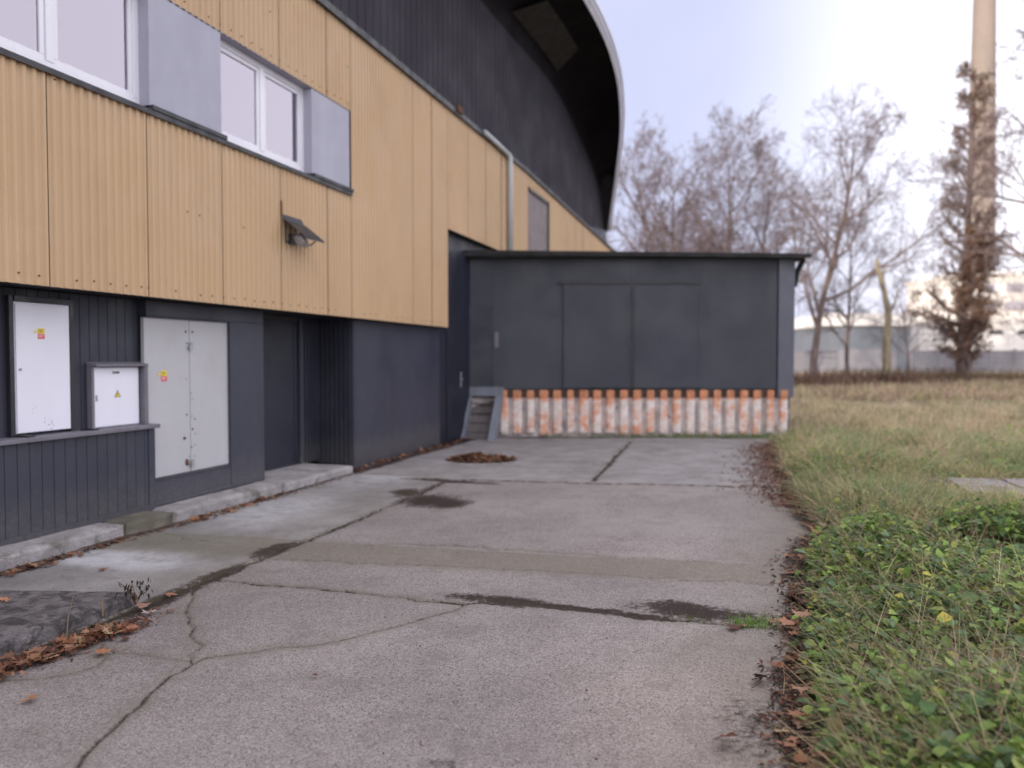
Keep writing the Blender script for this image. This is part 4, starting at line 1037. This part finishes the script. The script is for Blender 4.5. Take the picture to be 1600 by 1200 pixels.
# line along the kerb
parts = []
n = 160; s = rng.choice([3.95, 4.3, 4.7, 6.0, 6.5, 7.0, 5.7], n) + rng.normal(0, .22, n); p = 4.93 - np.abs(rng.normal(0, .05, n)); X, Y = XY(s, p)
parts.append(maple(X, Y, .022 + rng.random(n) * .02, rng.uniform(0, 6.28, n), rng.normal(0, .35, n), rng.uniform(.03, .085, n), pick(n, BROWN + DARKB)))
n = 900; s = rng.uniform(2.5, 9.2, n); p = 4.96 - np.abs(rng.normal(0, .06, n)); X, Y = XY(s, p)
parts.append(leaves(X, Y, .018 + rng.random(n) * .015, rng.uniform(0, 6.28, n), rng.normal(0, .3, n), rng.uniform(.012, .035, n), rng.uniform(.008, .02, n), pick(n, DARKB)))
n = 240; s = rng.uniform(8.95, 13.2, n); p = 5.13 - np.abs(rng.normal(0, .09, n)); X, Y = XY(s, p)
parts.append(maple(X, Y, .015 + rng.random(n) * .03, rng.uniform(0, 6.28, n), rng.normal(0, .4, n), rng.uniform(.04, .09, n), pick(n, BROWN + DARKB + DARKB)))
V, F, C = cat(parts); o = np_mesh('leaf_litter', V, F, M['dryleaf'], C); tag(o, 'thin line of brown leaves lying along the kerb and block wall', 'leaf litter', kind='stuff')
# along the verge
parts = []
n = 6500; s = 2.0 * (14.6 / 2.0) ** rng.random(n); p = edge(s) + rng.normal(.0, .07, n) + .14 * (fbm(s * 2.1, s * 0, 3, 131) - .4); X, Y = XY(s, p)
zz = np.maximum(hz(X, Y) + .004, np.where(p - edge(s) > -.02, .004, -.05)) + rng.random(n) * .02
parts.append(leaves(X, Y, zz, rng.uniform(0, 6.28, n), rng.normal(0, .35, n), rng.uniform(.008, .045, n), rng.uniform(.004, .022, n), pick(n, DARKB + [(.06, .045, .035), (.05, .04, .03), (.30, .2, .13)], None, .4)))
n = 340; s = 2.0 * (14.6 / 2.0) ** rng.random(n); p = edge(s) + rng.normal(-.05, .11, n); X, Y = XY(s, p); zz = np.maximum(hz(X, Y), 0) + .015 + rng.random(n) * .03
parts.append(maple(X, Y, zz, rng.uniform(0, 6.28, n), rng.normal(0, .4, n), rng.uniform(.04, .095, n), pick(n, BROWN + DARKB)))
n = 3000; s = rng.uniform(8.2, 14.3, n); p = edge(s) + np.abs(rng.normal(0, .26, n)) * (.4 + fbm(s * 1.3, s * 0 + 4, 3, 133)); X, Y = XY(s, p)
parts.append(leaves(X, Y, .008 + rng.random(n) * .015, rng.uniform(0, 6.28, n), rng.normal(0, .3, n), rng.uniform(.02, .055, n), rng.uniform(.01, .03, n), pick(n, [(.17, .065, .045), (.22, .085, .055), (.13, .055, .04)])))
V, F, C = cat(parts); o = np_mesh('leaf_litter', V, F, M['dryleaf'], C); tag(o, 'dark reddish leaf litter along the ragged edge of the pavement', 'leaf litter', kind='stuff')
# crumbs over the yard
parts = []
n = 900; s = 1.8 * (14.0 / 1.8) ** rng.random(n); p = rng.uniform(-.1, 4.9, n); k = fbm(s * .9, p * .9, 3, 141) > .47; s, p = s[k], p[k]; n = len(s); X, Y = XY(s, p)
parts.append(leaves(X, Y, np.full(n, .012), rng.uniform(0, 6.28, n), rng.normal(0, .2, n), rng.uniform(.006, .022, n), rng.uniform(.003, .011, n), pick(n, DARKB + [(.30, .27, .24), (.06, .05, .045)])))
V, F, C = cat(parts); o = np_mesh('leaf_litter', V, F, M['dryleaf'], C); tag(o, 'tiny leaf crumbs and grit strewn over the asphalt', 'leaf litter', kind='stuff')
# heap in the yard
hx_, hy_ = G(752, 719); n = 620; a = rng.uniform(0, 6.28, n); rr = np.sqrt(rng.random(n)); X, Y = np.cos(a) * rr * .50, np.sin(a) * rr * .36
hh = .085 * (1 - rr ** 1.5) * (.6 + .6 * (X < 0))
V, F, C = maple(X, Y, .015 + hh * rng.random(n) ** .4, rng.uniform(0, 6.28, n), rng.normal(0, .5, n), rng.uniform(.05, .10, n), pick(n, DARKB + BROWN[:4] + [(.10, .09, .04)]))
o = np_mesh('leaf_pile', V, F, M['dryleaf'], C); o.location = (hx_, hy_, 0); tag(o, 'low round heap of brown leaves lying alone on the yard', 'leaf pile', kind='stuff')
# loose single leaves
for (u, v, z, size, c, lab) in ((12, 938, .09, .10, (.50, .25, .15), 'orange brown leaf lying on top of the dirty slab'),
        (50, 1092, .012, .075, (.40, .24, .16), 'lone tan leaf on bare asphalt below the leafy slab edge'),
        (224, 948, .02, .085, (.42, .24, .19), 'pinkish curled leaf at the tip of the slab heap'),
        (232, 958, .02, .09, (.55, .44, .42), 'pale upturned leaf beside the pinkish curled one'),
        (158, 1020, .012, .085, (.44, .20, .11), 'orange leaf lying just outside the slab heap on asphalt'),
        (265, 930, .012, .07, (.45, .22, .13), 'small orange leaf in the joint beside the concrete path'),
        (1232, 975, .03, .12, (.46, .22, .14), 'large orange brown leaf beside the bright grass tuft'),
        (1252, 962, .05, .11, (.50, .27, .19), 'pinkish brown leaf leaning against the nettles by the joint'),
        (1250, 1078, .06, .085, (.48, .25, .17), 'pinkish leaf caught under the long straw stalk'),
        (1244, 1118, .04, .085, (.44, .20, .12), 'cupped orange leaf on the soil below the long straw stalk'),
        (1278, 832, .05, .13, (.50, .22, .12), 'bright orange leaf at the far verge before the grass'),
        (492, 1056, .012, .03, (.16, .07, .05), 'tiny dark red leaf scrap in the middle of the asphalt'),
        (160, 890, .022, .07, (.34, .15, .10), 'small rust leaf on the pale patch of the concrete path')):
    x0, y0 = G(u, v, z); one = np.zeros(1)
    V, F, C = maple(one, one, one, rng.uniform(0, 6.28, 1), rng.normal(0, .18, 1), np.array([size]), np.array([c]), .45)
    o = np_mesh('fallen_leaf', V, F, M['dryleaf'], C); o.location = (x0, y0, z + .006); tag(o, lab, 'leaf', 'single fallen leaves')

# cracked slab in the grass
sl = empty('paving_slab', (slabX, slabY, .02)); sl.rotation_euler = (R(3.5), 0, R(-4)); tag(sl, 'pale cracked concrete slab lying in the grass of the verge', 'slab')
zsl = float(np.max(hz(np.linspace(4.8, 5.9, 9), np.full(9, slabY)))) - .01
m_ = MB()
polys = [[(-.60, -.40), (-.30, -.42), (-.26, .02), (-.55, .05)], [(-.28, -.42), (.05, -.41), (.02, -.02), (-.245, .02)], [(.07, -.41), (.42, -.44), (.30, -.10), (.04, -.02)], [(.44, -.44), (.78, -.40), (.78, .0), (.32, -.08)],
         [(-.54, .07), (.02, .0), (.04, .36), (-.50, .38)], [(.05, .0), (.78, .02), (.76, .36), (.06, .36)]]
for pl in polys: m_.prism([(a_ * 1.0, b_ * 1.2) for a_, b_ in pl], 2, zsl - .05, zsl + random.uniform(-.006, .006))
m_.build('slab_pieces', M['tile'], sl, bevel=.006)
m_ = MB(); m_.box(-.66, .84, -.56, .50, zsl - .12, zsl - .02); m_.build('slab_bed', M['slab'], sl)
for u, v, sz_, lab in ((1283, 812, .12, 'pale flat stone half buried at the far pavement edge'),):
    x0, y0 = G(u, v); m_ = MB(); m_.prism([(-.13, -.07), (.05, -.10), (.15, .0), (.06, .09), (-.1, .08)], 2, 0, .07); o = m_.build('stone', M['tile'], None, bevel=.012); o.location = (x0, y0, float(hz(x0, y0)) - .005); tag(o, lab, 'stone')

# ================================================================== TREES
def grow(seed, H, spread=1.0, lean=0.0, l1=13, dens=1.0, low=.22, r0=None, fac=.50, wob=.06):
    rd = random.Random(seed); thick, thin = MB(), MB()
    r0 = r0 or H * .016
    def br(pos, d, L, r, lvl):
        nseg = (7, 5, 4, 3, 2)[lvl]; pts = [pos]; rad = [r]; dirs = [d]; p = pos
        for k in range(nseg):
            w = (wob, .16, .22, .28, .3)[lvl]
            d = (d + Vector((rd.gauss(0, w), rd.gauss(0, w), rd.gauss(0, w) + (.05, .10, .06, .02, 0)[lvl]))).normalized()
            p = p + d * (L / nseg); pts.append(p); dirs.append(d); rad.append(max(r * (1 - .82 * (k + 1) / nseg), .009))
        (thick if lvl < 2 else thin).tube(pts, rad, (8, 6, 4, 3, 3)[lvl], 0, False)
        if lvl == 4: return
        nch = int((l1, 9, 7, 5)[lvl] * (dens if lvl else 1) * rd.uniform(.8, 1.2))
        for c in range(nch):
            t = low + (1 - low) * ((c + rd.random()) / nch) if lvl == 0 else .2 + .8 * (c + rd.random()) / nch
            f = t * nseg; i = min(int(f), nseg - 1); q = pts[i].lerp(pts[i + 1], f - i); dd = dirs[i]
            side = dd.orthogonal().normalized(); side.rotate(__import__('mathutils').Quaternion(dd, rd.uniform(0, 6.283)))
            a = rd.uniform(.55, 1.05) * (spread if lvl == 0 else 1)
            nd = (dd * math.cos(a) + side * math.sin(a)).normalized()
            ln = L * ((fac * ((1.15 - .62 * t) if fac > .3 else (1.25 - 1.0 * t))) if lvl == 0 else .52 * (1.1 - .45 * t)) * rd.uniform(.75, 1.25)
            br(q, nd, ln, max(rad[i] * .58, .011), lvl + 1)
    br(Vector((0, 0, -.3)), Vector((lean, 0, 1)).normalized(), H, r0, 0)
    return thick, thin
def mesh_of(mb, name, mats):
    o = mb.build(name, mats, None, smooth=True); me = o.data; bpy.data.objects.remove(o); return me
protos = []
for sd_, H, sp, l1, dn, fc, lw in ((1, 14, 1.0, 13, 1.0, .5, .22), (2, 13, .8, 12, 1.05, .5, .22), (3, 16, .95, 14, 1.0, .5, .22), (4, 12, 1.1, 12, .95, .5, .22), (5, 21, 1.35, 54, .7, .155, .10)):
    a, b = grow(sd_, H, sp, rng.uniform(-.05, .05) if fc > .3 else 0.0, l1, dn, lw, None, fc, .06 if fc > .3 else .012); protos.append((mesh_of(a, 'trunk', M['bark']), mesh_of(b, 'crown', M['twig'])))
def leaf_meshes(seed, src, n, cols, size, zlo=0.0, zhi=99):
    """leaves still hanging on the twigs of a crown mesh"""
    r_ = np.random.default_rng(seed); co = np.empty(len(src.vertices) * 3, np.float32); src.vertices.foreach_get('co', co); co = co.reshape(-1, 3)
    co = co[(co[:, 2] > zlo) & (co[:, 2] < zhi)]
    q = co[r_.integers(0, len(co), n)] + r_.normal(0, .12, (n, 3)); L = r_.uniform(size * .6, size * 1.3, n)
    return leaves(q[:, 0], q[:, 1], q[:, 2], r_.uniform(0, 6.28, n), r_.normal(-.4, .6, n), L, L * .7, pick(n, cols))
def tree(u, dist, k, sc, rz, label, brown=0, cols=None, size=.2, zlo=0, group='bare trees beyond the yard'):
    x = (u - 800) / FPX * dist; z = float(hz(x, dist)); r = empty('bare_tree' if not brown else 'brown_leaved_tree', (x, dist, z), rz); r.scale = (sc, sc, sc)
    for me, nm in zip(protos[k], ('trunk', 'crown')):
        o = bpy.data.objects.new(nm, me); link(o, r)
    if brown:
        V, F, C = leaf_meshes(int(u), protos[k][1], brown, cols, size, zlo); np_mesh('leaf_mass', V, F, M['dryleaf'], C, r)
    return tag(r, label, 'tree', group)
TB_ = [(.16, .075, .05), (.20, .10, .07), (.12, .06, .045)]
tree(985, 46, 1, .98, .3, 'slender reddish bare tree half hidden behind the curved roof edge', 500, [(.34, .2, .18), (.3, .18, .16)], .14)
tree(1052, 48, 3, 1.08, 1.2, 'bushy bare tree behind the middle of the shed roof')
tree(1138, 50, 0, 1.02, 2.2, 'bare tree with a dense pointed top behind the shed roof', 500, [(.2, .15, .13), (.24, .15, .13)], .16, 9)
tree(1205, 56, 1, 1.06, 4.0, 'thin bare tree between the pointed one and the tallest one')
tree(1268, 47, 2, .92, 5.1, 'tallest spreading bare tree rising just past the shed corner', 350, [(.26, .16, .13), (.3, .18, .15)], .16, 4)
tree(1325, 58, 0, .80, .9, 'many stemmed bare tree behind the end of the grey sheet building')
tree(1100, 64, 2, .80, 3.1, 'smaller bare tree standing farther back behind the shed roof')
tree(1420, 64, 3, .62, 2.7, 'low bare tree beside the leaning lichen covered trunk')
tree(1500, 52, 4, 1.0, 1.9, 'tall narrow tree with clinging brown leaves in front of the brick chimney', 8500, [(.27, .18, .13), (.33, .225, .165), (.2, .135, .10)], .16, 2)
tree(1512, 49, 4, .47, 1.9, 'short brown leaved tree crowding the foot of the chimney', 7000, [(.24, .14, .09), (.19, .11, .075), (.29, .18, .12)], .34, 1)
tree(1700, 40, 3, 1.45, 2.5, 'bare tree at the edge of the view reaching thin branches towards the chimney')
tree(1610, 75, 3, .9, 4.4, 'pale distant bare tree before the white factory')
# leaning lichen trunk, broken at the top
x = (1384 - 800) / FPX * 44; sn = empty('broken_trunk', (x, 44, float(hz(x, 44)))); tag(sn, 'leaning broken tree trunk covered in yellow lichen', 'tree')
m_ = MB(); m_.tube([(0, 0, -.3), (.05, 0, 1.2), (.0, 0, 2.6), (.12, 0, 4.0), (-.15, 0, 5.4), (-.5, 0, 6.6), (-.62, 0, 7.3)], [.30, .25, .22, .18, .15, .13, .10], 10); m_.build('trunk', M['bark_lichen'], sn, smooth=True)
m_ = MB(); m_.tube([(.1, 0, 4.0), (.6, .2, 4.9), (.7, .1, 5.6)], [.08, .06, .03], 7); m_.tube([(-.3, 0, 5.9), (-.1, .2, 6.6), (.25, .2, 7.0)], [.07, .05, .03], 7); m_.build('limb', M['bark_lichen'], sn, smooth=True)
# brushwood at the far field edge
def bush(u, d, w, h, n, cols, label):
    x0 = (u - 800) / FPX * d; X = rng.normal(0, w / 2, n); Yl = rng.normal(0, w / 4, n)
    V, F, C = blades(X, Yl, np.zeros(n) - .05, rng.uniform(0, 6.28, n), rng.uniform(h * .4, h, n), rng.uniform(.04, .08, n), rng.uniform(0, .6, n), rng.uniform(0, .9, n), pick(n, cols))
    o = np_mesh('bush', V, F, M['straw'], C); o.location = (x0, d, float(hz(x0, d))); tag(o, label, 'bush', 'brushwood at the field edge')
bush(1262, 38, 3.0, 1.1, 700, [(.13, .075, .055), (.2, .12, .08)], 'reddish brown brushwood next to the shed corner')
bush(1350, 43, 5, 1.3, 1100, [(.15, .08, .06), (.20, .12, .08), (.1, .07, .05)], 'dark brown brushwood around the leaning broken trunk')
bush(1450, 50, 6, 1.3, 900, [(.17, .11, .07), (.22, .15, .09)], 'tan brushwood below the big brown leaved tree')
bush(1560, 52, 6, 1.0, 800, [(.17, .12, .075), (.2, .16, .08)], 'low tan brushwood in front of the concrete fence')

# ================================================================== FAR BUILDINGS
def bx(u, d): return (u - 800) / FPX * d
cx, cy = bx(1527, 112), 112.0
ch = empty('chimney_stack', (cx, cy, 0)); tag(ch, 'very tall round brick factory chimney rising out of view', 'chimney')
me = bpy.data.meshes.new('shaft'); NV, NH = 28, 40; vs, fs, uv = [], [], []
for j in range(NH + 1):
    z = 64 * j / NH; r = 2.25 - .95 * (z / 64) + (.5 if z < 5 else 0)
    for i in range(NV): a = 2 * math.pi * i / NV; vs.append((r * math.cos(a), r * math.sin(a), z))
for j in range(NH):
    for i in range(NV):
        fs.append((j * NV + i, j * NV + (i + 1) % NV, (j + 1) * NV + (i + 1) % NV, (j + 1) * NV + i)); uv += [(i * .5, j * 1.6), ((i + 1) * .5, j * 1.6), ((i + 1) * .5, (j + 1) * 1.6), (i * .5, (j + 1) * 1.6)]
me.from_pydata(vs, [], fs); me.materials.append(M['chimney']); ul = me.uv_layers.new(name='UVMap')
ul.data.foreach_set('uv', np.array(uv, np.float32).ravel()); me.polygons.foreach_set('use_smooth', [True] * len(fs)); link(bpy.data.objects.new('shaft', me), ch)
for z in (18, 30, 42, 54):
    m_ = MB(); r = 2.25 - .95 * (z / 64) + .04; m_.tube([(0, 0, z - .12), (0, 0, z + .12)], r, 28); m_.build('iron_band', M['flash'], ch, smooth=True)
m_ = MB(); m_.tube([(0, 0, 62.6), (0, 0, 63.2), (0, 0, 64.3)], [1.35, 1.6, 1.6], 28); m_.build('chimney_crown', M['chimney'], ch)

fa = empty('factory_building', (bx(1540, 95), 95, 0)); FO = (bx(1540, 95), 95, 0)
tag(fa, 'sunlit cream and white factory block behind the concrete fence', 'building')
m_ = MB(); m_.box(bx(1436, 95), bx(1760, 95), 95, 112, 0, 6.0); m_.build('lower_wall', M['render_white'], fa, FO)
m_ = MB(); m_.box(bx(1512, 95), bx(1760, 95), 97, 110, 6.0, 12.0); m_.build('upper_wall', M['cream'], fa, FO)
m_ = MB(); m_.box(bx(1508, 95), bx(1764, 95), 96.6, 110.4, 12.0, 12.5); m_.box(bx(1432, 95), bx(1764, 95), 94.7, 96.5, 6.0, 6.35); m_.build('cornice', M['render_white'], fa, FO)
for u in (1545, 1590, 1640, 1690):
    m_ = MB(); m_.box(bx(u, 95), bx(u, 95) + 1.6, 94.9, 95.1, 4.55, 5.05); m_.build('window', M['dark_glass'], fa, FO)
    for z in (7.6, 9.9):
        m_ = MB(); m_.box(bx(u, 95) - .4, bx(u, 95) + 1.8, 96.9, 97.1, z, z + 1.2); m_.build('window', M['cream'] if False else M['fascia'], fa, FO)
wr = empty('warehouse', (bx(1360, 88), 88, 0)); WO = (bx(1360, 88), 88, 0); tag(wr, 'grey sheet warehouse with a pale roof edge beyond the bare trees', 'building')
m_ = MB(); m_.prism([(bx(1296, 88), 0), (bx(1422, 88), 0), (bx(1422, 88), 5.3), (bx(1296, 88), 5.3)], 1, 88, 100); m_.build('wall', M['grey_roof'], wr, WO)
m_ = MB(); m_.box(bx(1292, 88), bx(1426, 88), 87.6, 101, 5.301, 6.7); m_.build('roof_edge', M['render_white'], wr, WO)
for u in (1322, 1356):
    m_ = MB(); m_.box(bx(u, 88), bx(u, 88) + 1.0, 91, 92, 6.701, 7.5); m_.tube([(bx(u, 88) + .5, 91.5, 7.5), (bx(u, 88) + .5, 91.5, 8.0)], .3, 8); m_.build('roof_vent', M['grey_roof'], wr, WO)
m_ = MB(); m_.box(bx(1310, 88), bx(1400, 88), 87.9, 87.99, .2, 2.6); m_.build('lower_panel', M['grey_fence'], wr, WO)
fe = empty('concrete_fence', (bx(1510, 76), 76, 0)); FEO = (bx(1510, 76), 76, 0); tag(fe, 'grey concrete panel fence across the far side of the field', 'fence')
x = bx(1230, 76)
while x < bx(1760, 76):
    if x > bx(1410, 76) or x < bx(1300, 76):
        m_ = MB(); m_.box(x + .1, x + 2.4, 76, 76.1, 0, 2.35)
        for z in (.55, 1.1, 1.65, 2.2): m_.box(x + .1, x + 2.4, 75.96, 75.999, z, z + .06)
        m_.build('fence_panel', M['grey_fence'], fe, FEO)
        m_ = MB(); m_.box(x - .1, x + .1, 75.9, 76.15, 0, 2.5); m_.build('fence_post', M['grey_fence'], fe, FEO)
    x += 2.5
    
# ================================================================== LIGHT, SKY, CAMERA
SEL, SAZ = 9.0, 229.0
sunv = Vector((math.sin(R(SAZ)) * math.cos(R(SEL)), math.cos(R(SAZ)) * math.cos(R(SEL)), math.sin(R(SEL))))
sl_ = bpy.data.lights.new('sun', 'SUN'); sl_.energy = 2.6; sl_.angle = R(.6); sl_.color = (1, .90, .78)
so = bpy.data.objects.new('sun', sl_); so.rotation_euler = sunv.to_track_quat('Z', 'Y').to_euler(); so.location = (0, 0, 60); link(so)
w = bpy.data.worlds.new('World'); scene.world = w; w.use_nodes = True; nt = w.node_tree
bg = nt.nodes['Background']; bg.inputs['Strength'].default_value = .1
sky = nt.nodes.new('ShaderNodeTexSky'); sky.sky_type = 'NISHITA'; sky.sun_disc = False; sky.sun_elevation = R(SEL); sky.sun_rotation = R(SAZ); sky.air_density = 1.2; sky.dust_density = 2.0
tc = nt.nodes.new('ShaderNodeTexCoord')
def wn(t, **k):
    n_ = nt.nodes.new(t)
    for a, b in k.items(): setattr(n_, a, b)
    return n_
dot = wn('ShaderNodeVectorMath', operation='DOT_PRODUCT'); dot.inputs[1].default_value = Vector((.86, .44, .25)).normalized(); nt.links.new(tc.outputs['Generated'], dot.inputs[0])
mr = wn('ShaderNodeMapRange', interpolation_type='SMOOTHSTEP'); mr.inputs['From Min'].default_value = .68; mr.inputs['From Max'].default_value = 1.0; nt.links.new(dot.outputs['Value'], mr.inputs['Value'])
sepz = wn('ShaderNodeSeparateXYZ'); nt.links.new(tc.outputs['Generated'], sepz.inputs[0])
mz = wn('ShaderNodeMapRange', interpolation_type='SMOOTHSTEP'); mz.inputs['From Min'].default_value = .40; mz.inputs['From Max'].default_value = .75; nt.links.new(sepz.outputs['Z'], mz.inputs['Value'])
mx_ = wn('ShaderNodeMath', operation='MAXIMUM'); nt.links.new(mr.outputs[0], mx_.inputs[0]); nt.links.new(mz.outputs[0], mx_.inputs[1])
noi = wn('ShaderNodeTexNoise'); noi.inputs['Scale'].default_value = 2.2; noi.inputs['Detail'].default_value = 5; nt.links.new(tc.outputs['Generated'], noi.inputs['Vector'])
ad = wn('ShaderNodeMath', operation='MULTIPLY_ADD'); nt.links.new(noi.outputs['Fac'], ad.inputs[0]); ad.inputs[1].default_value = .34; ad.inputs[2].default_value = -.15
sm = wn('ShaderNodeMath', operation='ADD', use_clamp=True); dot2 = wn('ShaderNodeVectorMath', operation='DOT_PRODUCT'); dot2.inputs[1].default_value = Vector((-.1, -.92, .35)).normalized(); nt.links.new(tc.outputs['Generated'], dot2.inputs[0])
mr2 = wn('ShaderNodeMapRange', interpolation_type='SMOOTHSTEP'); mr2.inputs['From Min'].default_value = .25; mr2.inputs['From Max'].default_value = .85; nt.links.new(dot2.outputs['Value'], mr2.inputs['Value'])
mx2 = wn('ShaderNodeMath', operation='MAXIMUM'); nt.links.new(mx_.outputs[0], mx2.inputs[0]); nt.links.new(mr2.outputs[0], mx2.inputs[1])
nt.links.new(mx2.outputs[0], sm.inputs[0]); nt.links.new(ad.outputs[0], sm.inputs[1])
cl = wn('ShaderNodeMix', data_type='RGBA'); cl.inputs[6].default_value = (5.3, 5.5, 7.6, 1); cl.inputs[7].default_value = (15.5, 15.2, 16.5, 1); nt.links.new(sm.outputs[0], cl.inputs[0])
mxs = wn('ShaderNodeMix', data_type='RGBA'); mxs.inputs[0].default_value = .82; nt.links.new(sky.outputs[0], mxs.inputs[6]); nt.links.new(cl.outputs[2], mxs.inputs[7])
nt.links.new(mxs.outputs[2], bg.inputs['Color'])

cam = bpy.data.cameras.new('camera'); cam.sensor_width = 36; cam.lens = 36 * FPX / 1600; cam.clip_end = 2000; cam.clip_start = .05
co = bpy.data.objects.new('camera', cam); co.location = (0, 0, EYE); co.rotation_euler = (math.pi / 2 - TH, 0, 0); link(co)
cam.dof.use_dof = True; cam.dof.focus_distance = 4.1; cam.dof.aperture_fstop = 1.1
scene.camera = co
vs_ = scene.view_settings; vs_.view_transform = 'Standard'; vs_.look = 'None'; vs_.exposure = .54; vs_.gamma = 1.0
scene.cycles.use_denoising = True
scene.cycles.max_bounces = 6
